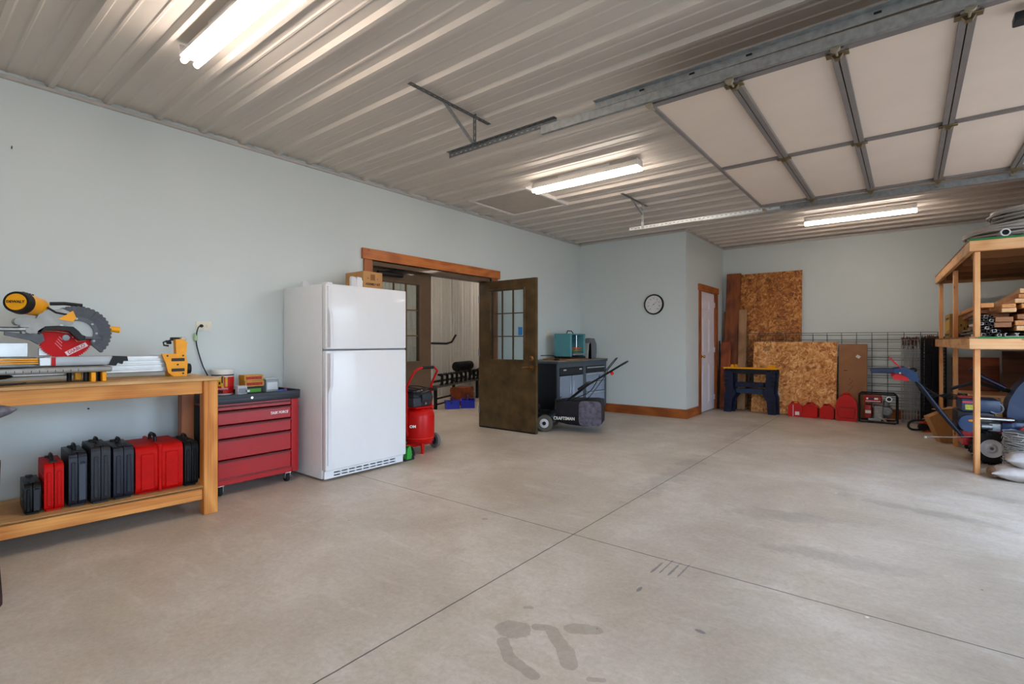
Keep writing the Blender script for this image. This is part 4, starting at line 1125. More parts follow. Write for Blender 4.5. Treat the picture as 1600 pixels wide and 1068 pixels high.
# ================================================================ annex beyond the doors
im = thing('tillage_implement', 'black steel farm implement with row of tines in the annex beyond the doors', 'farm implement', (-2.30, 7.12, 0), math.radians(20))
blk = mat('black painted iron', '#141416', .4, .3)
g = G().bb((-.05, -1.1, .38), (.02, 1.0, .43), .004); g.bb((-.60, -1.1, .38), (-.54, 1.0, .43), .004); g.bb((-.6, -1.1, .38), (.02, -1.04, .43), .004); g.bb((-.6, .94, .38), (.02, 1.0, .43), .004)
g.obj('frame_rail', mat('worn steel rail', '#6a6760', .5, .5, var=.3), im, smooth=0)
for k in range(9):
    y = -.95 + k * .21
    G().prism([(-.03, .43), (.05, .43), (.055, .60), (.02, .64), (-.06, .63), (-.06, .60), (.005, .585), (.0, .46)], (.06, y, 0), X_, Z_, .012, .002).obj('tine', blk, im)
    
g = G().bb((.05, -.98, .60), (.08, .85, .625), .003); g.bb((-.3, -1.0, .44), (-.26, 1.0, .47), .003); g.objs('tine_bar', blk, im)
g = G().cyl((-.2, .25, .70), (-.2, 1.0, .72), .075, n=18)
for k in range(9):
    g.lathe([(.075, -.018), (.098, -.014), (.098, .014), (.075, .018)], (-.2, .29 + .082 * k, .70), 'Y', 18)
g.obj('ribbed_roller', blk, im)
g = G(); g.beam((-.2, .3, .62), (.05, .1, .50), .04, .03); g.beam((-.2, .9, .64), (.05, .7, .50), .04, .03); g.beam((-.2, .3, .44), (-.2, .3, .7), .03, .03); g.beam((-.2, .95, .44), (-.2, .95, .72), .03, .03); g.beam((.06, .35, .52), (.06, .95, .66), .03, .03); g.objs('roller_arm', blk, im)
g = G()
for (x, y) in ((-.02, -1.0), (-.02, .95), (-.57, -1.0), (-.57, .95)): g.bb((x - .025, y - .025, 0), (x + .025, y + .025, .39), .003)
g.bb((.0, -1.0, .18), (.03, -.46, .21), .002); g.bb((.0, -1.0, .08), (.03, -.46, .105), .002); g.objs('stand_bar', blk, im)
g = G().tube([(-.35, -1.0, .45), (-.35, -1.0, 1.15), (-.33, -.9, 1.18), (-.16, -.26, 1.17), (-.11, -.14, 1.20), (-.06, -.05, 1.34)], .02, 8); g.obj('bent_bar', blk, im)
o = thing('wooden_crate', 'rust red wooden crate under the black implement in annex', 'crate', (-2.14, 7.02, 0), .3)
g = G().bb((-.15, -.2, .02), (.15, .2, .33), .004)
for z in (.09, .17, .25): g.bb((-.158, -.205, z), (.158, .205, z + .05), .003)
g.obj('crate_body', mat('rust red wood', '#8c4526', .7, var=.3, scale=8), o)
G().bb((-.16, -.21, 0), (.16, .21, .022), .003).obj('crate_base', trim_y, o)
blue = mat('cobalt plastic', '#2437c8', .35, var=.04)
def caddy(label, loc, rz, w):
    r = thing('plastic_caddy', label, 'caddy', loc, rz, 'blue plastic caddies in the annex')
    g = G().bb((-.12, -w/2, 0), (.12, w/2, .01))
    for a in (-1, 1):
        g.prism([(-w/2 + .012, 0), (w/2 - .012, 0), (w/2, .13), (-w/2, .13)], (a * .12 - .004, 0, 0), Y_, Z_, .008); g.beam((-.12, a * w/2 - a * .008, .065), (.12, a * w/2 - a * .008, .065), .008, .13)
    g.bb((-.135, -w/2 - .012, .125), (-.115, w/2 + .012, .14), .002); g.bb((.115, -w/2 - .012, .125), (.135, w/2 + .012, .14), .002)
    g.bb((-.135, -w/2 - .012, .125), (.135, -w/2 + .008, .14), .002); g.bb((-.135, w/2 - .008, .125), (.135, w/2 + .012, .14), .002)
    g.obj('tray', blue, r)
    G().tube([(0, -w/2 + .01, .10), (0, -w/4, .20), (0, w/4, .20), (0, w/2 - .01, .10)], .011, 8, sub=3).obj('handle', mat('dark blue plastic', '#1b2a8c', .4), r)
    g = G()
    for k in range(7): 
        a, b = (random.uniform(-.09, .09), random.uniform(-w/2.6, w/2.6)); g.beam((a, b, .02), (a + random.uniform(-.03, .03), b + random.uniform(-.04, .04), random.uniform(.13, .17)), .02, .014)
    g.objs('small_tool', dark_pl, r)
caddy('blue plastic caddy full of small tools on annex floor, nearer the compressor', (-1.85, 6.46, 0), .9, .20)
caddy('blue plastic caddy with dark blue handle on annex floor, nearer the open door', (-1.76, 6.78, 0), .75, .34)

# ================================================================ steel cabinet with planer and grinder
cb = thing('steel_cabinet', 'black and grey steel workshop cabinet with plywood-edged top in the corner', 'cabinet', (.02, 6.25, 0))
CW, CD, CT = 1.53, .53, .92
cab_k = mat('cabinet black', '#15161a', .4, coat=.1); cab_g = mat('cabinet slate', '#4d565f', .4, .2); cab_l = mat('cabinet pale grey', '#98a6bb', .3, .4, var=.04)
g = G().bb((0, 0, .10), (CD - .02, .02, CT - .05)); g.bb((0, CW - .02, .10), (CD - .02, CW, CT - .05)); g.bb((0, 0, .10), (CD - .02, CW, .12)); g.bb((0, 0, .10), (.01, CW, CT - .05)); g.bb((0, .79, .1), (CD - .02, .81, CT - .05))
g.obj('carcass', cab_k, cb, smooth=0)
g = G().plate((0, .10, CW, CT - .02), [(.06, .14, .75, CT - .11), (.84, .14, CW - .07, CT - .11)], (CD - .02, 0, 0), Y_, Z_, .02)
g.obj('face_frame', cab_g, cb, smooth=0)
G().bb((-.0, -.01, CT - .045), (CD + .02, CW + .01, CT - .018), .004).obj('top_frame', cab_g, cb)
G().bb((-.005, -.015, CT - .018), (CD + .025, CW + .015, CT), .003).obj('worktop', mat('worktop board', '#7d7368', .5, var=.1), cb)
# two upper small drawers and doors at the left, drawers at the right
q = G().bb((CD - .006, .065, CT - .225), (CD + .008, .745, CT - .115), .004).obj('drawer', cab_k, cb)
g = G()
for y in (.16, .62): g.bb((CD + .008, y, CT - .155), (CD + .012, y + .075, CT - .135), .001)
g.objs('drawer_label', mat('pale label', '#c8cdd0', .4), q)
for (a, b, hd) in ((.07, .395, .36), (.415, .74, .445)):
    q = G().bb((CD - .008, a, .145), (CD + .007, b, CT - .235), .004).obj('cabinet_door', cab_l, cb)
    G().bb((CD + .007, hd - .012, .25), (CD + .018, hd + .014, .6), .003).obj('door_pull', mat('pale pull', '#b9c3cf', .3, .6), q)
z = CT - .115
for i, hh in enumerate((.105, .15, .16, .23)):
    m_ = cab_k if i == 0 else cab_l
    q = G().bb((CD - .008, .845, z - hh + .006), (CD + .007, CW - .075, z), .003).obj('drawer', m_, cb)
    G().bb((CD + .005, .86, z - .030), (CD + .019, CW - .09, z - .010), .003).obj('drawer_pull', mat('bright pull', '#c9d2da', .25, .7), q)
    z -= hh
for (x, y) in ((.06, .06), (.06, CW - .06), (CD - .07, .06), (CD - .07, CW - .06)):
    g = G(); g.bb((x - .04, y - .03, .09), (x + .04, y + .03, .10)); g.bb((x - .02, y - .026, .04), (x + .02, y - .022, .095)); g.bb((x - .02, y + .022, .04), (x + .02, y + .026, .095))
    q = g.obj('caster', chrome, cb)
    G().lathe([(.012, -.016), (.044, -.016), (.05, -.008), (.05, .008), (.044, .016), (.012, .016)], (x, y, .05), 'Y', 24).obj('wheel', rubber, q)
G().bb((.0, .05, .10), (CD - .03, CW - .05, .105)).obj('floor_pan', cab_k, cb)
o = G().bb((.10, 6.52, CT), (.54, 7.20, CT + .018), .002).obj('plywood_board', wood('ply board', '#a9713a', '#85521f', 'Y')); tag(o, 'thin plywood board under the teal planer on the cabinet', 'board')
CZ = CT + .018
pl_ = thing('thickness_planer', 'teal bench planer on plywood board on the steel cabinet', 'planer', (.36, 6.91, CZ))
teal = mat('teal painted metal', '#4f9098', .35, coat=.2, var=.05)
for s in (-1, 1): G().bb((-.15, s * .205 - .028, .035), (.15, s * .205 + .028, .39), .005).obj('side_housing', teal, pl_)
G().bb((-.15, -.232, .375), (.15, .232, .395), .004).obj('top_cover', teal, pl_)
G().bb((-.12, -.178, .24), (-.06, .178, .38), .004).obj('cutter_head', mat('dark teal metal', '#275a68', .4, .3), pl_)
g = G()
for y in (-.12, -.08, .10): g.cyl((.06, y, .10), (.06, y, .375), .010, n=12)
g.objs('column', chrome, pl_)
G().bb((-.19, -.17, .055), (.17, .17, .08), .003).obj('table', steel, pl_)
G().bb((-.15, -.235, 0), (.15, .235, .035), .004).obj('base', black_pl, pl_)
G().tube([(.0, -.10, .395), (.0, -.07, .44), (.0, .04, .44), (.02, .07, .40)], .008, 8).obj('crank_handle', dark_pl, pl_)
for k, (c_, lb) in enumerate((('#55605e', 'grey-green folded cloth, lowest layer inside teal planer'), ('#6f7d52', 'olive cloth layer inside teal planer, under the orange piece'), ('#c5562c', 'orange folded piece on top inside teal planer opening'))):
    o = thing('folded_cloth', lb, 'cloth', (.40, 6.91, CZ + .081 + k * .034), .05 * k)
    g = G().box((0, .005 * k, .014), (.22, .28 - .02 * k, .024), None, .008, 2); g.obj('folded_sheet', mat('sheet %d' % k, c_, .8, var=.2), o)
gd_ = thing('bench_grinder', 'grey disc and belt sander beside the teal planer', 'sander', (.34, 7.38, CT))
g = G().prism([(-.13, 0), (.13, 0), (.155, .10), (.15, .24), (.08, .34), (-.05, .345), (-.09, .30), (-.12, .1)], (.07, 0, 0), Y_, Z_, .09, .010)
g.obj('housing', mat('grey machine paint', '#6b6e73', .45, .2, var=.08), gd_)
G().prism([(-.16, 0), (-.02, 0), (-.03, .26), (-.13, .26)], (.10, 0, 0), Y_, Z_, .06, .006).obj('belt_guard', mat('pale machine grey', '#a3a5a1', .5), gd_)
G().bb((-.02, -.085, .20), (.0, -.055, .36), .003).obj('steel_post', chrome, gd_)
G().cyl((.07, .055, .14), (.085, .055, .14), .09, n=28).obj('disc', dark_pl, gd_)
G().bb((.086, .05, .10), (.088, .09, .14)).obj('warning_label', mat('yellow label', '#d8c72c', .5), gd_)
o = thing('clamp_lamp', 'thin black bent clamp lying on cabinet before the planer', 'clamp', (.30, 6.40, CT))
G().tube([(-.1, -.08, .07), (.05, -.02, .075), (.10, .03, .06), (.1, .06, .01)], .007, 6, sub=3).obj('bent_rod', black_pl, o); G().bb((.07, .03, 0), (.13, .09, .02), .003).obj('clamp_foot', black_pl, o)

# ================================================================ walk-behind lawn mower
lm = thing('lawn_mower', 'black walk-behind lawn mower with grass bag, parked beside open brown door', 'lawn mower', (.70, 5.80, 0), math.radians(-158.3))
dk = mat('mower black', '#121315', .3, coat=.2)
g = G().prism([(-.10, .10), (.55, .08), (.60, .12), (.56, .20), (.30, .23), (-.02, .23), (-.12, .18)], (0, .24, 0), X_, Z_, .48, .03, seg=2); g.obj('deck', dk, lm)
g = G().cyl((.27, 0, .22), (.27, 0, .36), .12, .10, n=24); g.lathe([(0, .41), (.07, .40), (.105, .37), (.11, .34), (.0, .34)], (.27, 0, 0), n=24); g.bb((.14, -.10, .22), (.40, -.02, .33), .015)
g.obj('engine', mat('engine shroud', '#1a1c20', .4), lm)
G().cyl((.42, .08, .22), (.42, .08, .30), .03, n=14).obj('fuel_cap', black_pl, lm)
for (x, s) in ((0, -1), (0, 1), (.5, -1), (.5, 1)):
    r_ = .112 if x == 0 else .095; hw = .235
    q = G().lathe([(r_ * .55, -.022), (r_ - .008, -.024), (r_, -.014), (r_, .014), (r_ - .008, .024), (r_ * .55, .022)], (x, s * (hw + .02), r_), 'Y', 30)
    q = q.obj('wheel', mat('worn tyre', '#5b554c', .85, bump=.2), lm)
    G().lathe([(0, -.012), (r_ * .30, -.016), (r_ * .58, -.008), (r_ * .58, .008), (r_ * .30, .016), (0, .012)], (x, s * (hw + .028), r_), 'Y', 26).obj('rim', mat('white rim', '#cfd0d4', .4), q)
    G().cyl((x, s * (hw + .03), r_), (x, s * (hw + .05), r_), .026, n=16).obj('hub_cap', black_pl, q)
bag = G()
sect = [(-.14, .13, .40, .215), (-.30, .10, .425, .235), (-.50, .085, .425, .245), (-.66, .09, .43, .24), (-.745, .12, .42, .215)]
rings = []
for (x, z0, z1, hw) in sect:
    rings.append([bag.bm.verts.new((x + .004 * math.sin(9 * a + x * 20), b, a)) for b, a in [(-hw, z0 + .03), (-hw * 1.04, (z0 + z1) / 2), (-hw, z1 - .015), (-hw * .8, z1), (hw * .8, z1), (hw, z1 - .015), (hw * 1.04, (z0 + z1) / 2), (hw, z0 + .03), (hw * .8, z0), (-hw * .8, z0)]])
for A, B in zip(rings, rings[1:]):
    for j in range(10): bag.bm.faces.new((A[j], A[(j+1) % 10], B[(j+1) % 10], B[j]))
bag.bm.faces.new(rings[0]); bag.bm.faces.new(rings[-1][::-1])
bo = bag.obj('grass_bag', mat('black bag fabric', '#17141c', .55, var=.3, scale=14, bump=.25), lm, smooth=60)
G().prism(rrect(-.755, .10, -.46, .425, .06, 5), (0, .256, 0), X_, Z_, .003, .001).obj('bag_mesh_panel', mat('greyish bag mesh', '#5d5a68', .35, .2, var=.5, scale=16, bump=.4), bo)
text('CRAFTSMAN', .058, mat('bag lettering', '#d7d8cd', .6), bo, (-.265, .2575, .185), (-1, 0, 0), Z_, .002, bold=.0014, sx=.86)
G().tube([(-.14, -.2, .42), (-.14, .2, .42), (-.14, .235, .30)], .008, 8).obj('bag_frame', black_pl, bo)
for s in (-1, 1):
    G().tube([(-.02, s * .21, .17), (-.06, s * .21, .22), (-.52, s * .20, .60), (-1.00, s * .195, .90)], .0125, 8).obj('handle_tube', blk, lm)
G().tube([(-1.00, -.195, .90), (-1.06, -.18, .935), (-1.06, .18, .935), (-1.00, .195, .90)], .014, 8).obj('handle_grip', black_pl, lm)
G().tube([(-.78, -.18, .80), (-.90, -.17, .95), (-.93, -.12, .985), (-.93, .12, .985), (-.90, .17, .95), (-.78, .18, .80)], .006, 8).obj('control_bail', black_pl, lm)
G().box((-.50, .0, .60), (.16, .32, .05), rotm(0, .6, 0), .015, 2).obj('control_panel', dark_pl, lm)
g = G().tube([(-.72, .10, .76), (-.60, .16, .55), (-.40, .20, .45), (-.20, .16, .32), (0, .1, .26)], .006, 6, sub=4); g.tube([(-.8, -.1, .8), (-.66, -.05, .58), (-.5, .1, .40), (-.2, .0, .3)], .005, 6, sub=4); g.objs('control_cable', black_pl, lm)
G().box((-.88, .18, .80), (.04, .03, .06), rotm(0, .5, 0), .006).obj('red_tag', red_p, lm)

# ---- wall thermometer
th = thing('wall_thermometer', 'round black-rimmed wall thermometer dial beside closet', 'thermometer', (1.383, 7.84, 1.81))
g = G().lathe([(.145, .0), (.166, .0), (.168, .012), (.160, .030), (.146, .030), (.143, .018)], n=48, axis='Y')
for v in g.bm.verts: v.co.y = -v.co.y
g.obj('rim', black_pl, th)
G().cyl((0, 0, 0), (0, -.014, 0), .146, n=48).obj('dial', mat('dial white', '#dfe1e4', .4, var=.01), th)
g = G()
for k in range(29):
    a = math.radians(230 - k * 10); L_ = .016 if k % 5 == 0 else .008
    g.beam((.128 * math.cos(a), -.0148, .128 * math.sin(a)), ((.128 - L_) * math.cos(a), -.0148, (.128 - L_) * math.sin(a)), .001, .003, up=(0, 1, 0))
g.obj('dial_ticks', black_ink, th)
for k, n_ in enumerate(('-40', '-20', '0', '20', '40', '60', '80', '100', '120')):
    a = math.radians(230 - k * 35)
    text(n_, .024, black_ink, th, (.096 * math.cos(a), -.0146, .096 * math.sin(a)), X_, Z_, .0004, 'numeral')
G().beam((-.028, -.018, -.024), (.075, -.018, .064), .002, .005, up=(0, 1, 0)).obj('pointer', mat('pointer red', '#a11d2c', .4), th)
G().cyl((0, -.014, 0), (0, -.022, 0), .007, n=14).obj('pointer_hub', black_pl, th)
# ================================================================ sheets and boards leaning on the far wall
def lean(name, label, cat, x0, x1, ybot, ytop, h, tk, m, rz=0, group=None, z0=0., roll=0.):
    """a board standing at ybot on the floor and touching the wall at ytop; local: x across, z up, y thickness"""
    a = math.atan2(ytop - ybot, h)
    r = thing(name, label, cat, ((x0 + x1) / 2, ybot, z0), rot=(-a, roll, rz), group=group)
    w = x1 - x0; L_ = math.hypot(h, ytop - ybot)
    return r, w, L_
osb_d = osb('strand board aged', ('#5c2c0c', '#94541a', '#b07030', '#d29a58')); osb_l = osb('strand board fresh', ('#844a1c', '#bb7a38', '#d89c5c', '#eec48c'))
r, w, L_ = lean('strand_board', 'tall dark strand board sheet leaning on the far wall', 'board', 2.12, 3.205, 9.68, 9.825, 2.43, .012, None)
q = G().bb((-w/2, -.012, .004), (w/2, 0, L_), .001).obj('sheet', osb_d, r, smooth=0)
g = G(); random.seed(4)
for k, (z, n_) in enumerate(((2.10, 2), (1.93, 2), (1.64, 4), (1.52, 3), (1.42, 5), (1.33, 6), (1.24, 6))):
    for i in range(n_):
        g.bb((.16 + random.uniform(-.03, .03), -.0135, z - i * .016), (.16 + random.uniform(.08, .17), -.012, z - i * .016 + .006))
g.obj('ink_stamp', mat('faded black stamp', '#4a2f1a', .7), q, smooth=0)
r, w, L_ = lean('strand_board', 'lighter low strand board sheet leaning in front of the tall one', 'board', 2.50, 3.735, 9.36, 9.60, 1.20, .012, None, .012)
q = G().bb((-w/2, -.012, .004), (w/2, 0, L_), .001).obj('sheet', osb_l, r, smooth=0)
g = G()
for i in range(6): g.bb((-.46 + random.uniform(-.02, .02), -.0135, L_ - .09 - i * .014), (-.36, -.012, L_ - .084 - i * .014))
g.obj('ink_stamp', mat('faded black stamp', '#4a2f1a', .7), q, smooth=0)
g = G().box((-.20, -.0135, .33), (.05, .001, .04), rotm(0, .1, 0)); g.obj('paper_scrap', mat('paper scrap', '#dcdad4', .7), q)
bd = (('wooden_plank', 'tall red-brown plank leaning in the corner behind the sawhorses', 1.955, 2.20, 9.60, 9.80, 2.45, wood('dark red plank', '#8a4a22', '#5a2812', 'Z', .6), .015),
      ('wooden_plank', 'pale grey-brown plank leaning just right of the tall red-brown plank', 2.24, 2.37, 9.50, 9.72, 1.78, wood('grey plank', '#a98560', '#84613f', 'Z', .7), -.01),
      ('wooden_plank', 'weathered brown plank leaning at closet wall corner behind the tall plank', 1.935, 2.03, 9.72, 9.82, 1.76, wood('brown plank', '#94622f', '#6c4019', 'Z', .7), 0),
      ('wooden_plank', 'short red cedar plank standing at the closet corner by the sawhorses', 1.955, 2.12, 9.46, 9.56, 1.20, wood('cedar plank', '#a5532a', '#6f2f14', 'Z', .6), .0))
for nm, lb, x0, x1, yb, yt, hh, m_, rl in bd:
    r, w, L_ = lean(nm, lb, 'plank', x0, x1, yb, yt, hh, .03, None, roll=rl)
    G().bb((-w/2, -.035, .004), (w/2, 0, L_), .003).obj('board', m_, r)
r, w, L_ = lean('steel_strip', 'narrow black strip leaning in the corner beside closet door', 'strip', 1.93, 1.952, 9.44, 9.50, 1.22, .01, None)
G().bb((-w/2, -.02, .0), (w/2, 0, L_)).obj('strip', black_pl, r)
r, w, L_ = lean('cardboard_sheet', 'flat brown cardboard carton leaning beside the lighter strand board', 'cardboard', 3.75, 4.125, 9.52, 9.64, 1.165, .03, None, -.01)
q = G().bb((-w/2, -.035, .002), (w/2, 0, L_), .003).obj('flat_carton', mat('dull cardboard', '#946b4c', .8, var=.06, scale=8), r)
g = G().box((.07, -.036, L_ - .2), (.055, .001, .045), rotm(0, .6, 0)); g.obj('paper_label', mat('paper scrap', '#dcdad4', .7), q)
g = G()
for k, z in enumerate((.74, .33)): g.bb((-.12, -.0362, z), (-.07, -.035, z + .012))
for i in range(7): g.bb((-.045 + (i % 3) * .02, -.0362, .42 + i * .03), (-.038 + (i % 3) * .02, -.035, .445 + i * .03))
g.obj('printed_marks', mat('dark brown print', '#4b3526', .7), q, smooth=0)

# ---- welded wire stock panels standing along the wall
wire = mat('grey wire', '#3f4a50', .5, .5)
def wire_panel(label, x0, x1, y, h, rows, step):
    r = thing('stock_fencing', label, 'wire panel', (x0, y, 0), .063, 'welded wire stock panels along the far wall')
    g = G(); n = int((x1 - x0) / step)
    for k in range(n + 1): g.cyl((k * step, 0, .004), (k * step, .0, h), .0042, n=5, cap=False)
    g.obj('upright_wires', wire, r)
    g = G()
    for z in rows: g.cyl((0, -.004, z), (n * step, -.004, z), .0038, n=5, cap=False)
    g.obj('cross_wires', wire, r)
    return r
wire_panel('front grey wire stock panel behind the leaning boards, slightly taller', 2.38, 5.0, 9.625, 1.350, [1.349, 1.235, 1.095, .955, .815, .675, .55, .44, .34, .25, .16, .08], .2)
wire_panel('rear grey wire stock panel almost touching the wall, slightly lower', 2.38, 5.0, 9.65, 1.312, [1.311, 1.20, 1.06, .92, .78, .64, .51, .40, .30, .21, .12], .2)

# ---- folding sawhorses
nav = mat('navy plastic', '#0e1734', .38, var=.3, scale=14); navd = mat('dark navy plastic', '#0a0d18', .4, var=.3, scale=20)
def sawhorse(label, loc, rz, rot=0):
    r = thing('folding_sawhorse', label, 'sawhorse', loc, rz, 'navy and yellow folding sawhorses')
    W2 = .41
    g = G().bb((-W2 + .02, -.035, .715), (W2 - .02, .035, .752), .006); g.obj('top_beam', navd, r)
    g = G().bb((-W2 - .005, -.038, .742), (W2 + .005, -.012, .768), .004)
    g.obj('yellow_rail', yellow_pl, r)
    for x in (-W2 + .14, W2 - .10):
        G().prism([(-.03, 0), (.03, 0), (.022, .06), (-.022, .06)], (x, -.01, .755), X_, Z_, .03, .006).obj('stop_tab', yellow_pl, r)
    for s in (-1, 1):
        # splayed leg frame as one moulding
        o_ = [(s * (W2 - .005), 0), (s * (W2 - .12), 0), (s * (W2 - .13), .05), (s * (W2 - .145), .22), (s * (W2 - .20), .30), (s * (W2 - .20), .36), (s * (W2 - .16), .40), (s * (W2 - .15), .70), (s * (W2 - .01), .72), (s * (W2 - .035), .36), (s * (W2 - .01), .28)]
        if s > 0: o_ = o_[::-1]
        G().prism(o_, (0, -.015, 0), X_, Z_, .035, .005).obj('leg', nav, r)
        g = G()
        for z in (.06, .12, .18, .45, .52, .59, .66): g.bb((s * (W2 - .045) - .03, -.056, z), (s * (W2 - .045) + .022, -.049, z + .03), .003)
        g.objs('leg_rib', navd, r)
    G().bb((-.22, -.045, .44), (.22, -.015, .52), .006).obj('shelf_web', nav, r)
    G().bb((-.21, -.042, .33), (.21, -.018, .415), .006).obj('lower_web', mat('teal navy plastic', '#1c3350', .4), r)
    g = G(); g.bb((-.03, -.042, .52), (.01, -.018, .72), .004); g.bb((-.27, -.042, .66), (.27, -.018, .72), .004); g.obj('web_struts', navd, r)
    return r
sawhorse('front folded navy sawhorse with yellow top rail, near closet corner', (2.52, 9.165, 0), .03)
sawhorse('rear folded navy sawhorse standing close behind the front one', (2.56, 9.255, 0), .0)
o = G().bb((2.50, 9.385, .50), (2.68, 9.41, .70), .003).obj('timber_offcut', trim_x) ; o.location.z = 0
bpy.data.objects.remove(o)

# ---- red fuel cans
canr = mat('fuel can red', '#c0120f', .4, var=.04)
def can(name, label, loc, w, d, h, rz, cap=None, group=None, dome=False):
    r = thing(name, label, 'fuel can', loc, rz, group)
    g = G()
    if dome:
        prof = rrect(-w/2, 0, w/2, h * .55, .03, 4)
        body = arc(0, h * .52, w / 2, 0, PI, 10); pts = [(w/2, .03), (w/2 - .03, 0), (-w/2 + .03, 0), (-w/2, .03)]
        pl = [(x, h * .52 + (z - h * .52) * (h * .48) / (w / 2)) for x, z in body] + [(-w/2, .03), (-w/2 + .03, 0), (w/2 - .03, 0), (w/2, .03)]
        g.prism(pl, (0, d/2, 0), X_, Z_, d, .03, seg=3)
    else:
        g.prism([(-w/2 + .015, 0), (w/2 - .015, 0), (w/2, .02), (w/2, h * .68), (w * .30, h * .86), (w * .12, h * .93), (-w * .12, h * .93), (-w * .30, h * .86), (-w/2, h * .68), (-w/2, .02)], (0, d/2, 0), X_, Z_, d, .012, seg=2)
    g.obj('can_body', canr, r)
    if dome:
        g = G(); g.bb((-w * .36, -d/2 - .006, h * .50), (w * .36, -d/2 + .004, h * .53), .002); g.bb((-w * .36, -d/2 - .006, h * .12), (w * .36, -d/2 + .004, h * .14), .002)
        for s in (-1, 1): g.beam((s * w * .36, -d/2 - .001, h * .13), (s * w * .42, -d/2 - .001, h * .5), .008, .01)
        g.obj('moulded_ridges', mat('can ridge red', '#8e0d0c', .45), r)
        G().tube([(-w * .2, 0, h * .96), (-w * .1, 0, h * 1.03), (w * .1, 0, h * 1.03), (w * .2, 0, h * .96)], .014, 8).obj('handle', canr, r)
    else:
        G().tube([(-w * .30, .0, h * .84), (-w * .22, 0, h * .97), (w * .15, 0, h * 1.0), (w * .28, 0, h * .86)], .011, 8).obj('handle', canr, r)
        G().cyl((w * .05 if cap else -w * .1, -d * .2, h * .84), (w * .05 if cap else -w * .1, -d * .2, h * 1.0), .026 if cap else .02, n=16).obj('cap', cap or dark_pl, r)
    return r
a = can('fuel_can', 'red fuel can with yellow cap and white printed stripe, beside sawhorses', (3.19, 9.235, 0), .20, .16, .235, .1, yellow_pl)
g = G(); g.bb((-.03, -.0815, .01), (-.022, -.080, .19)); g.bb((.0, -.0815, .03), (.06, -.080, .085)); g.obj('printed_label', mat('white print', '#e6e2df', .5, var=.1, scale=90), a)
can('fuel_can', 'plain red fuel can between the yellow-capped can and the squarer can', (3.405, 9.25, 0), .21, .17, .235, -.05)
can('fuel_can', 'squarer red fuel can standing beside the large domed red can', (3.63, 9.25, 0), .19, .17, .225, .0)
can('fuel_tank_can', 'large domed red fuel can in front of the leaning cardboard', (3.885, 9.22, 0), .275, .22, .40, .05, dome=True)

# ---- engine-driven pump in tube frame
ep = thing('engine_pump', 'red petrol engine water pump in black tube frame by the wall', 'water pump', (4.27, 9.30, 0), .05)
g = G()
for y in (-.16, .16):
    g.tube([(-.23, y, .03), (-.23, y, .40), (-.20, y, .43), (.20, y, .43), (.23, y, .40), (.23, y, .03), (.20, y, .015), (-.20, y, .015)], .011, 8, closed=True)
for x in (-.23, .23): g.cyl((x, -.16, .40), (x, .16, .40), .010, n=8); g.cyl((x, -.16, .02), (x, .16, .02), .010, n=8)
g.obj('tube_frame', black_pl, ep)
G().bb((-.17, -.15, .30), (.05, .08, .40), .02, 3).obj('fuel_tank', mat('engine red', '#a3201d', .35, coat=.2), ep)
for a, b, m_ in ((-.14, -.12, white_ink), (-.11, -.05, mat('navy decal', '#2a2f6a', .5)), (-.045, .0, white_ink)): G().bb((a, -.1515, .348), (b, -.150, .375)).obj('tank_decal', m_, ep)
G().bb((-.15, -.151, .318), (.03, -.150, .328)).obj('tank_stripe', white_ink, ep)
g = G().bb((-.165, -.13, .07), (-.075, .05, .27), .02, 2); g.obj('recoil_cover', MATS['engine red'], ep)
G().bb((-.155, -.135, .14), (-.085, -.129, .185), .002).obj('white_label', white_ink, ep)
g = G().bb((-.05, -.12, .06), (.06, .08, .26), .01)
for k in range(6): g.bb((-.055, -.13, .09 + k * .028), (.065, .09, .102 + k * .028), .002)
g.bb((-.12, -.14, .03), (.04, .1, .07), .006)
g.obj('engine_block', mat('engine alloy', '#9a9a98', .4, .6, var=.2), ep)
g = G().cyl((.06, -.02, .17), (.15, -.02, .17), .095, n=24); g.cyl((.15, -.02, .17), (.17, -.02, .17), .06, n=20); g.cyl((.10, -.02, .25), (.10, -.02, .33), .04, n=18); g.cyl((.1, -.10, .17), (.1, -.15, .17), .04, n=18)
g.obj('pump_casing', mat('pump alloy', '#85898d', .4, .5, var=.15), ep)
g = G().lathe([(.026, -.05), (.04, -.05), (.042, -.03), (.026, -.03)], (.13, -.08, .36), 'Y', 20); g.obj('outlet_ring', chrome, ep)
g = G().cyl((.13, -.12, .36), (.13, .02, .345), .032, n=18); g.obj('outlet_pipe', black_pl, ep)
G().beam((.0, -.15, .10), (.10, -.15, .04), .01, .014).obj('drain_lever', chrome, ep)

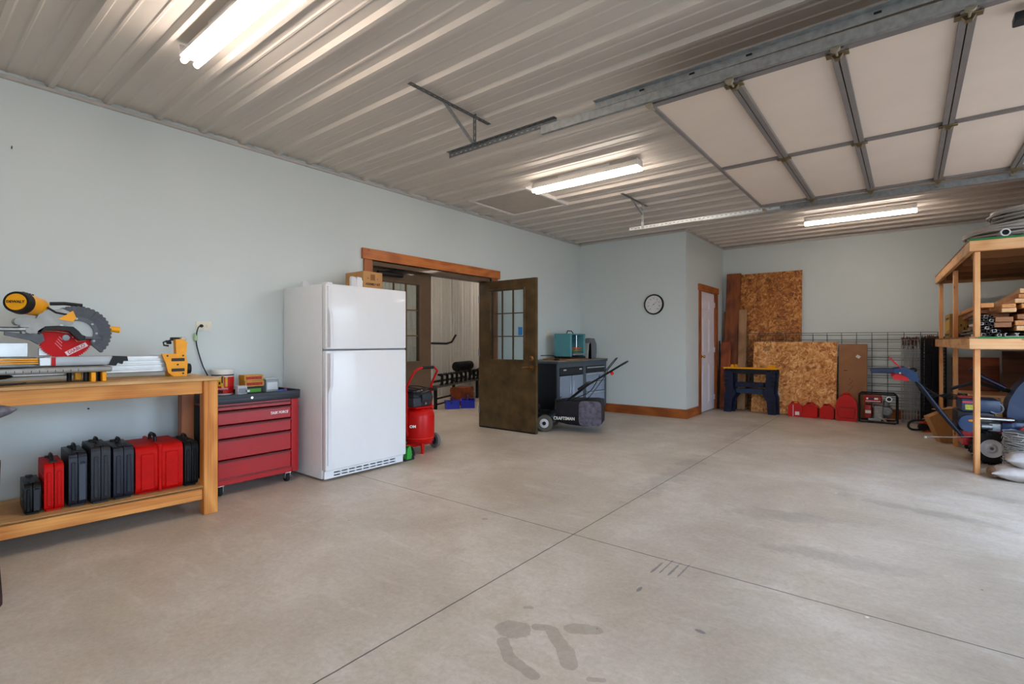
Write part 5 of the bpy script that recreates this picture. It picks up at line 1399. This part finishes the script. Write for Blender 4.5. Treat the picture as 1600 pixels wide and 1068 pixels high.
# ---- rolls of wire fencing
def fence_roll(label, cx, cy, R, h, m, nv, rows, seed, rust=None):
    r = thing('fence_wire_roll', label, 'wire roll', (cx, cy, 0))
    rnd = random.Random(seed); g = G()
    for lay in range(3):
        rr = R - lay * .04; hh = h * rnd.uniform(.97, 1.0)
        for k in range(nv - 3 * lay):
            a = 2 * PI * k / (nv - 3 * lay) + rnd.uniform(-.03, .03)
            g.cyl((rr * math.cos(a), rr * math.sin(a), .0), (rr * math.cos(a + .02), rr * math.sin(a + .02), hh), .0032, n=4, cap=False)
    g.obj('upright_wires', m, r)
    g = G()
    for lay in range(3):
        rr = R - lay * .04
        for z in rows:
            zz = z + rnd.uniform(-.012, .012)
            if zz > h: continue
            g.tube([((rr + .006 * math.sin(5 * t + lay)) * math.cos(t), (rr + .006 * math.sin(5 * t + lay)) * math.sin(t), zz + .004 * math.sin(3 * t)) for t in [2 * PI * i / 20 for i in range(20)]], .0034, 4, closed=True)
    g.obj('ring_wires', m, r)
    if rust:
        g = G()
        for k in range(80):
            a = rnd.uniform(0, 2 * PI); q = rnd.uniform(.02, R); z0 = h - rnd.uniform(.0, .03)
            g.tube([(q * math.cos(a), q * math.sin(a), z0), (q * math.cos(a + .25), q * math.sin(a + .25), z0 + rnd.uniform(-.02, .03)), (q * math.cos(a + .5), q * math.sin(a + .5), z0 - rnd.uniform(0, .16))], .006, 4)
        g.obj('rusty_wire_ends', rust, r)
    return r
rust = mat('rusty wire', '#6b4a32', .8, .3, var=.3)
rows = [0.03 + .055 * i for i in range(23)]
rust = mat('rusty wire', '#6b4a32', .8, .3, var=.3)
fence_roll('pale galvanised fence wire roll behind the snow blower handles', 4.655, 9.53, .110, 1.26, mat('pale wire', '#b4b8bc', .4, .4), 16, [.03 + .10 * i for i in range(13)], 3, rust)
fence_roll('dark dense fence wire roll with rusty top, beside pale roll', 4.92, 9.575, .140, 1.28, mat('dark wire', '#2e2f34', .5, .4), 40, rows, 5, rust)

# ---- chain saw lying on the floor
cs = thing('chain_saw', 'orange chain saw lying on the floor below the wire rolls', 'chain saw', (4.80, 8.68, 0), .3)
org = mat('saw orange', '#d1441a', .4)
G().prism([(-.04, .01), (.10, .01), (.12, .08), (.09, .14), (-.02, .15), (-.06, .09)], (0, .05, 0), X_, Z_, .10, .012).obj('housing', org, cs)
G().prism([(-.02, .15), (.09, .14), (.09, .17), (-.0, .18)], (0, .05, 0), X_, Z_, .10, .006).obj('top_cover', mat('cream grey cover', '#8d8675', .5), cs)
g = G().tube([(-.05, -.03, .03), (-.15, -.03, .03), (-.19, -.03, .07), (-.17, -.03, .13), (-.10, -.03, .155), (-.0, -.03, .16)], .014, 8, sub=3); g.tube([(.02, -.07, .03), (.02, -.08, .16), (.02, -.02, .205), (.02, .06, .19), (.02, .07, .05)], .010, 8, sub=3); g.obj('handles', black_pl, cs)
G().cyl((-.03, -.065, .07), (-.03, .0, .07), .05, n=18).obj('starter_cover', black_pl, cs)
G().prism([(.10, .04), (.13, .04), (.13, .09), (.10, .10)], (0, .015, 0), X_, Z_, .012).obj('guide_bar_base', steel, cs)
G().bb((.12, .0, .045), (.36, .008, .09), .002).obj('guide_bar', steel, cs)

# ================================================================ timber storage rack
SR = math.atan2(.13, 3.1)
rk = thing('timber_rack', 'pine storage rack with two decks along the far right side', 'storage rack', (5.10, 6.20, 0), SR)
RD, RL = 1.12, 3.10
pz_l = wood('pale pine upright', '#e6ac72', '#cf8a50', 'Z'); px_l = wood('pale pine rail x', '#e8b480', '#d2945c', 'X'); py_l = wood('pale pine rail y', '#dcae7a', '#bd8650', 'Y')
for y in (.0, 1.45, 3.01):
    for x in (0, RD - .045):
        w_ = .04 if y == 0 else .04
        G().bb((x, y + .038, 0), (x + w_, y + .127, 2.02), .003).obj('post', pz_l if x == 0 else trim_z, rk) if y > 0 else G().bb((x, y + .0, 0), (x + w_, y + .089, 2.02), .003).obj('post', pz_l, rk)
for z0 in (1.135, 2.02):
    n0 = 0 if z0 > 2 else 0
    G().bb((-.040, -.040, z0), (RD + .02, -.002, z0 + .098), .003).obj('end_rail', px_l, rk)
    G().bb((-.040, -.0005, z0), (-.002, RL, z0 + .098), .003).obj('side_rail', py_l, rk)
    G().bb((RD, -.0005, z0), (RD + .02, RL, z0 + .098), .003).obj('side_rail', py_l, rk)
    G().bb((-.040, RL + .002, z0), (RD + .02, RL + .04, z0 + .098), .003).obj('end_rail', px_l, rk)
    for y in (.55, 1.1, 1.65, 2.2, 2.7): G().bb((.0415, y, z0 + .004), (RD - .046, y + .038, z0 + .098), .002).obj('joist', mat('joist brown', '#8a5c35', .7), rk)
    G().bb((-.042, -.042, z0 + .0985), (RD + .022, RL + .042, z0 + .112), .001).obj('deck', osb('deck strand board', ('#4c2a14', '#6d4320', '#8a5c32', '#a4764a')), rk, smooth=0)
    G().bb((.02 if z0 < 2 else -.045, -.046, z0 + .098), (RD + .02, -.0425, z0 + .1125)).obj('green_edge', mat('green edge paint', '#1e7a41', .5), rk)
DK1, DK2 = 1.135 + .1125, 2.02 + .1125
bpy.context.view_layer.update()
def rw(x, y, z):
    c_, s_ = math.cos(SR), math.sin(SR)
    return (5.10 + x * c_ - y * s_, 6.20 + x * s_ + y * c_, z)

# contents of the middle deck
tan = wood('fresh lumber', '#e0a56a', '#bf7a3e', 'Y', .6, 8); tan2 = wood('aged lumber', '#b87f55', '#8e5a36', 'Y', .6, 8); tan3 = wood('pale lumber', '#e8c59a', '#d0a06c', 'Y', .6, 8)
def lumber(x, y, z, w, h, L_, rx, rz, m, label, ry=0.):
    o = G().bb((-w/2, 0, 0), (w/2, L_, h), .003).obj('lumber_board', m)
    o.location = rw(x, y, z); o.rotation_euler = (rx, ry, SR + rz)
    return tag(o, label, 'board', 'loose boards on the timber rack')
LB = [
 (.085, .00, 1.512, .088, .040, 1.9, 0, -.02, tan, 'orange-tinted board end, upper one nearest the front post of rack'),
 (.085, .22, 1.468, .090, .040, 1.8, 0, -.05, tan2, 'board set back below the orange-tinted board end'),
 (.190, .02, 1.332, .115, .044, 1.9, 0, -.02, tan2, 'reddish board end in lower pile, lowest beside the dark channel bundle'),
 (.196, .00, 1.379, .115, .044, 1.9, 0, -.02, tan2, 'reddish brown board lying on the lowest reddish board end'),
 (.200, .20, 1.426, .120, .036, 1.9, 0, -.03, tan2, 'brown board set back on top of the reddish pair'),
 (.225, -.01, 1.465, .095, .036, 1.9, 0, -.03, tan3, 'pale board end in middle of lumber pile, lower of two'),
 (.222, -.02, 1.503, .090, .034, 1.9, 0, -.03, tan, 'tan board end on top of the middle pale board end'),
 (.305, .00, 1.402, .052, .042, 1.9, 0, -.02, tan2, 'small brown batten end in the lumber pile'),
 (.345, -.02, 1.300, .150, .042, 2.2, 0, -.02, tan3, 'wide pale board lowest in pile, beside the reddish boards'),
 (.340, .0, 1.346, .150, .044, 2.2, 0, -.02, tan, 'wide tan board stacked on the lowest wide pale board'),
 (.400, .03, 1.448, .130, .042, 2.0, 0, -.02, tan2, 'brown board in pile right of the small batten'),
 (.380, .00, 1.495, .150, .042, 2.2, 0, -.03, tan, 'tan board on the brown board right of the batten'),
 (.345, .04, 1.545, .150, .040, 2.2, 0, -.04, tan3, 'light board lying across upper pile'),
 (.370, .08, 1.590, .140, .038, 2.2, 0, -.05, tan, 'tan board above the light upper board'),
 (.400, .06, 1.633, .190, .042, 2.3, .0, -.06, tan3, 'topmost pale board at the crown of the lumber pile'),
 (.55, .0, 1.300, .14, .045, 2.2, 0, 0, tan, 'tan board low on rack deck beyond the photo edge'),
 (.56, .03, 1.350, .14, .045, 2.2, 0, -.01, tan2, 'brown board on rack deck beyond the photo edge, higher one'),
]
for b in LB: lumber(*b)
# white vinyl channel profiles, ends outwards
vin = mat('white vinyl', '#cfc9c4', .45); vind = mat('dark trim steel', '#3d3334', .5)
def channel(x, z, w, h, L_, m, label, a=0., y=-.01):
    t = .0035
    g = G().prism([(0, 0), (w, 0), (w, h), (w - .012, h), (w - .012, h - t), (w - t, h - t), (w - t, t), (t, t), (t, h - t), (.012, h - t), (.012, h), (0, h)], (0, 0, 0), X_, Z_, -L_)
    o = g.obj('channel_profile', m, smooth=0); o.location = rw(x, y, z); o.rotation_euler = (0, a, SR)
    return tag(o, label, 'trim channel', 'loose trim channels on the timber rack')
channel(.20, DK1 + .001, .075, .030, .68, vin, 'flat white trim channel on rack deck, nearest the dark channel bundle')
channel(.28, DK1 + .001, .075, .030, .68, vin, 'flat white trim channel on rack deck, between two like it')
channel(.36, DK1 + .001, .075, .030, .68, vin, 'flat white trim channel on rack deck, last toward the photo edge')
rnd = random.Random(11)
for k in range(24):
    row = k // 4
    x = .050 + (k % 4) * .033 + rnd.uniform(-.003, .003) - (.014 if row > 1 else 0); z = DK1 + .004 + row * .034
    if row > 1 and k % 4 == 3: continue
    o = channel(x, z, rnd.uniform(.024, .031), rnd.uniform(.020, .027), rnd.uniform(.55, .68), vin if k % 3 == 0 else vind, 'thin trim channel end jumbled in dark bundle behind front post of rack', rnd.uniform(-.3, .3), rnd.uniform(-.005, .06))
    o['group'] = 'jumbled trim channels behind the front post'
# stacked flat sheets and carton further back
for k in range(5):
    o = G().bb((0, 0, 0), (.24, .55, .010), .002).obj('thin_board', mat('grey panel', '#8f8576', .6, var=.2)); o.location = rw(.06 + .012 * (k % 2), .75 + .02 * (k % 3), DK1 + .001 + k * .0165); o.rotation_euler = (0, .0, SR + .03 * (k % 3 - 1))
    tag(o, ('lowest', 'second lowest', 'middle', 'second highest', 'topmost')[k] + ' thin grey-brown board of the layered stack between rack posts', 'board', 'thin boards stacked between the rack posts')
    if k < 4:
        s_ = G().bb((.02, .05, 0), (.22, .09, .0062)).obj('spacer', mat('dark spacer', '#3a332b', .8)); s_.location = rw(.07, .80, DK1 + .0112 + k * .0165); s_.rotation_euler = (0, 0, SR); s_['label'] = ('lowest', 'second lowest', 'third lowest', 'topmost')[k] + ' dark spacer strip between the thin boards on rack'; s_['category'] = 'spacer'; s_['group'] = 'spacers between the thin boards'
o = thing('old_carton', 'yellowed torn cardboard carton on the rack deck near far post', 'box', rw(.10, 2.25, DK1 + .001), SR)
g = G().bb((-.09, -.25, 0), (.17, .25, .30), .003); g.obj('carton_body', mat('yellowed carton', '#a8854a', .75, var=.15, scale=9), o)
g = G().prism([(-.25, .11), (.25, .06), (.25, .20), (-.25, .25)][::-1], (-.0915, 0, 0), Y_, Z_, .001); g.obj('yellow_panel', mat('carton yellow', '#c8a24a', .7), o)
g = G()
for i in range(9): g.bb((-.0925, -.2 + (i % 5) * .085, .03 + .2 * (i // 5)), (-.0905, -.15 + (i % 5) * .085, .055 + .2 * (i // 5)))
for i in range(7): g.bb((-.05 + .03 * i, -.2515, .10 + .02 * (i % 3)), (-.035 + .03 * i, -.2505, .13 + .02 * (i % 3)))
g.obj('printed_marks', mat('dark brown print', '#4b3526', .7), o, smooth=0)
o = G().prism([(-.12, 0), (.12, 0), (.10, .05), (-.02, .075), (-.12, .03)], (0, 0, 0), X_, Z_, .35, .005).obj('folded_tarp', mat('grey tarp', '#5c5953', .7, var=.3)); o.location = rw(.14, 1.98, DK1 + .001); o.rotation_euler = (0, 0, SR); tag(o, 'grey folded tarp lying before the yellowed carton on rack', 'tarp')

# top deck: cable coils and a white pipe
cable = mat('grey cable', '#c2bbb6', .5, var=.1)
def cable_coil(label, loc, R, lay, turns, m, seed, tilt=0., rr=.008, flat=.10):
    """loosely wound coil as one continuous strand"""
    rnd = random.Random(seed); pts = []
    for t in range(turns):
        R0 = R * (1 - .55 * rnd.random()); z0 = rr + flat * rnd.random() * (1 - .45 * abs(R0 / R - .75)); ph = rnd.uniform(0, 6)
        for i in range(18):
            a = 2 * PI * i / 18
            k = .025 * math.sin(2 * a + ph)
            pts.append(((R0 + k) * math.cos(a), (R0 + k) * .85 * math.sin(a), z0 + .012 * (1 + math.sin(3 * a + ph))))
    r = thing('cable_coil', label, 'cable coil', loc, SR)
    G().tube(pts, rr, 6).obj('cable', m, r)
    g = G()
    for a in (2.9, 4.9, .6):
        c_ = Vector((R * .78 * math.cos(a), R * .66 * math.sin(a), rr + flat * .5)); d = Vector((math.cos(a), math.sin(a), 0))
        g.tube([c_ + d * (R * .22) * math.cos(t) + Vector((0, 0, 1)) * (flat * .55) * math.sin(t) for t in [2 * PI * i / 16 for i in range(16)]], .006, 6, closed=True)
    g.obj('tie', mat('grey tie', '#8d8790', .6), r)
    return r
cable_coil('big coil of grey cable on the rack top deck, lower layer', rw(.42, .40, DK2 + .002), .44, 6, 46, cable, 2, flat=.13, rr=.010)
cable_coil('second coil of grey cable heaped on the lower coil', rw(.55, .48, DK2 + .175), .38, 6, 38, cable, 5, flat=.12, rr=.010)
o = thing('pipe_coupling', 'short white pipe with dark opening on the rack top deck', 'pipe', rw(.20, -.035, DK2 + .036), SR)
G().lathe([(.024, .0), (.034, .0), (.034, .30), (.024, .30)], (0, 0, 0), 'Y', 24).obj('pipe', mat('white pipe', '#d8d8d8', .4), o)
G().cyl((0, .02, 0), (0, .28, 0), .0235, n=20).obj('pipe_bore', black_pl, o)

# ---- under the rack: wooden panels and a box on the floor
r, w, L_ = lean('wooden_board', 'red-brown wooden panel standing under the rack against far wall', 'panel', 5.12, 5.62, 9.55, 9.68, .98, .02, None)
G().bb((-w/2, -.02, .30), (w/2, 0, L_), .003).obj('panel', wood('red panel', '#8d4726', '#6b2f14', 'X', .6), r)
g = G(); g.bb((-w/2, -.018, 0), (-w/2 + .04, 0, .30)); g.bb((w/2 - .04, -.018, 0), (w/2, 0, .30)); g.objs('leg', trim_z, r)
r, w, L_ = lean('wooden_board', 'tall dark brown board standing upright under the rack near photo edge', 'panel', 5.60, 5.92, 9.15, 9.25, 1.08, .02, None)
G().bb((-w/2, -.03, .003), (w/2, 0, L_), .003).obj('panel', wood('dark panel', '#7c4a28', '#55290f', 'X', .6), r)
o = thing('strand_board_box', 'low strand board crate under the rack behind the snow blower', 'crate', (5.60, 8.75, 0))
G().bb((-.42, -.3, 0), (.42, .3, .52), .003).obj('crate_body', osb_l, o, smooth=0); G().bb((-.44, -.32, .52), (.44, .32, .55), .003).obj('lid', px_l, o)
r = thing('flattened_carton', 'brown open carton leaning on floor behind the snow blower handles', 'box', (4.98, 7.95, 0), .5)
g = G().box((0, 0, .20), (.30, .10, .36), rotm(0, -.42, 0), .002); g.obj('carton_body', kraft, r); G().box((-.06, -.02, .40), (.16, .09, .004), rotm(0, -.1, 0)).obj('flap', mat('carton inside', '#c39a68', .8), r)

# ================================================================ snow blower
sb = thing('snow_blower', 'blue and red walk-behind snow blower standing under the timber rack', 'snow blower', (5.25, 7.02, 0), .06)
sblu = mat('snow blower blue', '#1f3a63', .35, coat=.25, var=.08); sred = mat('snow blower red', '#c0161c', .35, coat=.25)
# local +x = auger end, -y faces the room's front
for s in (-1, 1):
    y = s * .235
    g = G().lathe([(.088, -.045), (.135, -.052), (.150, -.035), (.152, 0), (.150, .035), (.135, .052), (.088, .045)], (0, y, .16), 'Y', 36)
    q = g.obj('tyre', rubber, sb)
    for k in range(20):
        a = 2 * PI * k / 20; d = Vector((math.cos(a), 0, math.sin(a)))
        for t in (-1, 1):
            a2 = a + t * .06; d2_ = Vector((math.cos(a2), 0, math.sin(a2)))
        G().box(Vector((0, y, .16)) + d * .152, (.020, .095, .022), Matrix.Rotation(-a, 4, 'Y') @ Matrix.Rotation(.35, 4, 'X'), .003).obj('tread_lug', rubber, q)
    g = G().lathe([(0, -.030), (.03, -.040), (.05, -.020), (.085, -.026), (.092, -.045), (.094, .045), (.085, .03), (.05, .02), (.03, .04), (0, .03)], (0, y, .16), 'Y', 30)
    g.obj('rim', mat('pale grey rim', '#e2e4ee', .4, .2), q)
    G().cyl((0, y - .05, .16), (0, y + .05, .16), .014, n=10).obj('axle_stub', steel_d, q)
G().prism([(-.20, .16), (.30, .14), (.30, .30), (.18, .33), (-.20, .30)], (0, .16, 0), X_, Z_, .32, .01).obj('chassis', sred, sb)
_k0 = set(sb.children)
# engine
eng = G().bb((-.13, -.17, .30), (.16, .17, .50), .02, 2); e_ = eng.obj('engine_block', mat('engine dark', '#24262b', .4, .2), sb)
G().bb((-.10, -.20, .50), (.20, .16, .625), .02, 2).obj('engine_shroud', mat('engine navy grey', '#30405e', .4, coat=.1), sb)
G().cyl((-.04, -.235, .385), (-.04, -.165, .385), .085, n=24).obj('recoil_starter', sblu, sb)
G().bb((-.09, -.2015, .585), (.02, -.2005, .605)).obj('red_stripe_label', mat('red stripe', '#c44a55', .5), sb)
G().bb((-.07, -.2015, .52), (.02, -.2005, .57)).obj('caution_sticker', mat('sticker yellow green', '#b5b73f', .5, var=.4, scale=60), sb)
G().ell((-.03, -.236, .415), (.022, .004, .012)).obj('orange_label', mat('orange label', '#e08a22', .5), sb)
g = G().cyl((.02, -.20, .44), (.27, -.20, .44), .030, n=16); g.cyl((.27, -.20, .44), (.285, -.20, .44), .022, n=14); g.obj('muffler', chrome, sb)
G().tube([(.16 + .05 * math.cos(t), -.19, .545 + .05 * math.sin(t)) for t in [2 * PI * i / 18 for i in range(18)]], .009, 8, closed=True).obj('handle_ring', steel_d, sb)
g = G().bb((.10, -.18, .31), (.20, .10, .40), .01); g.cyl((.05, -.2, .36), (.13, -.2, .36), .028, n=14); g.obj('carburettor', steel, sb)
G().bb((.20, -.17, .28), (.40, .17, .42), .02, 2).obj('gear_housing', sblu, sb)
g = G().cyl((-.06, .05, .625), (-.06, .05, .66), .04, n=16); g.obj('fuel_cap', black_pl, sb)
g = G().bb((-.12, -.14, .628), (.05, -.02, .648), .006); g.obj('choke_cover', mat('dull red', '#8e2a22', .4), sb)
for o in set(sb.children) - _k0: o.location.x -= .115
_k0 = set(sb.children)
# auger housing
sh = [(.38, .05), (.72, .03), (.72, .36), (.66, .40), (.46, .40), (.38, .30)]
for s in (-1, 1): G().prism(sh, (0, s * .30 + .006, 0), X_, Z_, .012, .003).obj('side_plate', sred, sb)
g = G(); bm = g.bm
arcp = [(.70, .40), (.56, .42), (.45, .36), (.385, .25), (.385, .10), (.44, .04)]
for (p, q) in zip(arcp, arcp[1:]): g.beam((p[0], 0, p[1]), (q[0], 0, q[1]), .60, .006, up=(0, 0, 1) if abs(p[0] - q[0]) > .03 else (1, 0, 0))
g.obj('auger_housing', sred, sb)
g = G().cyl((.57, -.29, .20), (.57, .29, .20), .018, n=12)
for s in (-1, 1):
    pts = [(.57 + .13 * math.cos(t * 1.0), s * (.04 + .24 * t / 9.4), .20 + .13 * math.sin(t)) for t in [9.4 * i / 30 for i in range(31)]]
    g.tube(pts, .012, 6)
    for k in (4, 15, 26): g.beam((.57, pts[k][1], .20), pts[k], .012, .012)
g.obj('auger', sred, sb)
# chute
g = G()
prof = [(.50, .42), (.50, .50), (.52, .62), (.58, .75), (.66, .86), (.74, .93)]
rings = []
for i, (x, z) in enumerate(prof):
    w_ = .10 + .02 * i / 5; dp = .14 - .008 * i
    rings.append([g.bm.verts.new(Vector((x - .02 * i * .2, -w_, z))), g.bm.verts.new(Vector((x + dp, -w_ * .9, z - .05 * i / 5))), g.bm.verts.new(Vector((x + dp, w_ * .9, z - .05 * i / 5))), g.bm.verts.new(Vector((x - .02 * i * .2, w_, z)))])
for A, B in zip(rings, rings[1:]):
    for j in range(4): g.bm.faces.new((A[j], A[(j+1) % 4], B[(j+1) % 4], B[j]))
g.bm.faces.new(rings[0]); g.bm.faces.new(rings[-1][::-1])
g.obj('discharge_chute', sblu, sb, smooth=20)
G().cyl((.57, 0, .40), (.57, 0, .44), .12, n=24).obj('chute_ring', black_pl, sb)
G().cyl((.68, -.105, .80), (.68, -.12, .80), .018, n=14).obj('chute_bolt', white_ink, sb)
G().tube([(.10, .13, .70), (.30, .13, .78), (.55, .08, .70)], .018, 8).obj('chute_crank_rod', black_pl, sb)
G().tube([(.24, -.02, .93), (.33, -.03, .84), (.50, -.02, .74)], [.022, .022, .018], 10).obj('chute_grip', mat('blue grip', '#15122e', .4), sb)
for o in set(sb.children) - _k0: o.location.x -= (.24 if o.name.split('.')[0] in ('side_plate', 'auger_housing', 'auger') else .36)
# handles
for s in (-1, 1):
    y = s * .20
    pts = [(-.20, y, .24), (-.37, y * 1.15, .48), (-.53, y * 1.2, .74), (-.60, y * 1.25, .83)]
    G().tube(pts, [.016, .016, .016, .016], 10).obj('handlebar', mat('blue black bar', '#252c3f', .3, .4), sb)
    G().prism([(-.60, .78), (-.55, .80), (-.57, .88), (-.66, .93), (-.76, .905), (-.76, .87), (-.68, .86)], (0, y * 1.25 + .02, 0), X_, Z_, .045, .006).obj('control_bracket', sblu, sb)
    G().tube([(-.72, y * 1.25, .885), (-.84, y * 1.25, .885), (-.96, y * 1.25, .88)], [.020, .021, .019], 12).obj('grip', mat('blue grey grip', '#26324f', .5), sb)
    g = G().beam((-.68, y * 1.25, .90), (-.79, y * 1.25, 1.03), .022, .010, up=(1, 0, 1)); g.obj('red_lever', sred, sb)
    G().prism([(-.76, .80), (-.64, .79), (-.62, .83), (-.74, .855), (-.77, .84)], (0, y * 1.25 + .016, 0), X_, Z_, .035, .004).obj('red_drive_lever', sred, sb)
    G().cyl((-.71, y * 1.25 - .026, .872), (-.71, y * 1.25 - .032, .872), .010, n=12).obj('bracket_bolt', chrome, sb)
g = G().ell((-.62, -.20, .905), (.06, .05, .03)); g.obj('control_cover', navd, sb)
G().bb((-.66, -.24, .83), (-.62, .24, .90), .008).obj('dash_panel', dark_pl, sb)
g = G()
for k, yy in enumerate((-.12, -.05, .04, .10)):
    g.tube([(-.60, yy, .83), (-.48, yy * .8, .62 + .03 * k), (-.30, yy * .7, .66 - .02 * k), (-.12, yy * .6, .62), (.02, yy, .60)], .006, 6, sub=4)
g.obj('control_cables', black_pl, sb)
G().tube([(-.50, -.25, .22), (-.30, -.24, .235), (-.12, -.20, .25)], .007, 6).obj('shift_rod', chrome, sb)
G().ell((-.50, -.25, .215), .013).obj('rod_knob', mat('pale knob', '#c9cfc2', .5), sb)

# ---- spool of barbed wire, bags
sw = thing('wire_spool', 'upright spool of tightly wound galvanised wire beside the snow blower', 'wire spool', (5.50, 6.525, 0))
G().cyl((0, 0, .0), (0, 0, .37), .165, n=28).obj('spool_core', mat('dull core', '#6f7376', .5, .4), sw)
rnd = random.Random(9); g = G(); pts = []
for t in range(24):
    z = .012 + t * .0152
    for i in range(20):
        a = 2 * PI * i / 20; R_ = .178 + rnd.uniform(-.004, .008)
        pts.append((R_ * math.cos(a), R_ * math.sin(a), z + .0152 * i / 20 + rnd.uniform(-.006, .006)))
g.tube(pts, .0042, 5); g.obj('wound_wire', mat('bright galvanised wire', '#cdd3d6', .35, .4, var=.25, scale=60), sw)
g = G()
for k in range(90):
    a = rnd.uniform(0, 2 * PI); z = rnd.uniform(.02, .36); c_ = Vector((.188 * math.cos(a), .188 * math.sin(a), z))
    d = Vector((rnd.uniform(-1, 1), rnd.uniform(-1, 1), rnd.uniform(-1, 1))).normalized() * .014
    g.beam(c_ - d, c_ + d, .003, .003)
o = g.obj('barbs', MATS['bright galvanised wire'], sw, smooth=0); o['kind'] = 'stuff'

def bag_(label, loc, rz, sx, sy, sz, m, seed, tip=None):
    r = thing('pellet_bag', label, 'bag', loc, rz, 'pellet bags stacked at the rack post')
    t = bmesh.new(); bmesh.ops.create_grid(t, x_segments=22, y_segments=14, size=1)
    top = [v.co.copy() for v in t.verts]
    t2 = bmesh.new(); bmesh.ops.create_cube(t2, size=2)
    bmesh.ops.subdivide_edges(t2, edges=list(t2.edges), cuts=11, use_grid_fill=True)
    for v in t2.verts:
        x, y, z = v.co
        ex = 1 - abs(x) ** 6; ey = 1 - abs(y) ** 5
        f = max(.06, (ex * ey) ** .9)
        n_ = mnoise.noise(Vector((x * 2.2 + seed, y * 2.2, z))) * .34 + mnoise.noise(Vector((x * 6 + seed, y * 6, z * 2))) * .22
        zz = z * f * (1 + n_) * .5 * sz
        zz = zz if z < 0 else zz
        v.co = (x * sx / 2 * (1 + .03 * math.sin(5 * y + seed)), y * sy / 2 * (1 + .04 * math.sin(4 * x + seed)), zz + sz * .5)
        if v.co.z < .002: v.co.z = .002
    t.free(); g = G(); g.merge(t2)
    g.obj('sack', m, r, smooth=80)
    return r
bagm = mat('milky bag plastic', '#b9b2ae', .35, var=.25, scale=9, coat=.1, bump=.6)
b1 = bag_('lower pale plastic bag of pellets with brown end, on the floor', (5.515, 6.14, 0), .02, .64, .30, .125, bagm, 1.3)
b2 = bag_('upper pale plastic bag of pellets with red emblem, on the lower bag', (5.58, 6.14, .118), -.10, .56, .30, .13, mat('clear bag plastic', '#bdb9b8', .3, var=.25, scale=7, coat=.2, bump=.6), 4.1)
g = G().lathe([(.025, 0), (.045, .0), (.045, .002), (.025, .002)], (0, 0, 0), 'Z', 20)
o = g.obj('red_emblem', mat('red emblem', '#b02a3c', .4), b2); o.location = (-.10, -.135, .075); o.rotation_euler = (math.radians(62), .1, 0)
o = G().bb((-.07, 0, 0), (.07, .018, .0015)).obj('blue_print', mat('blue print', '#3c3c8c', .4), b1); o.location = (.05, -.168, .058); o.rotation_euler = (math.radians(80), 0, 0)
o = G().ell((0, 0, 0), (.045, .11, .045)).obj('brown_end', mat('brown paper end', '#84664f', .7, var=.4, scale=12, bump=.4), b1); o.location = (-.30, 0, .05)
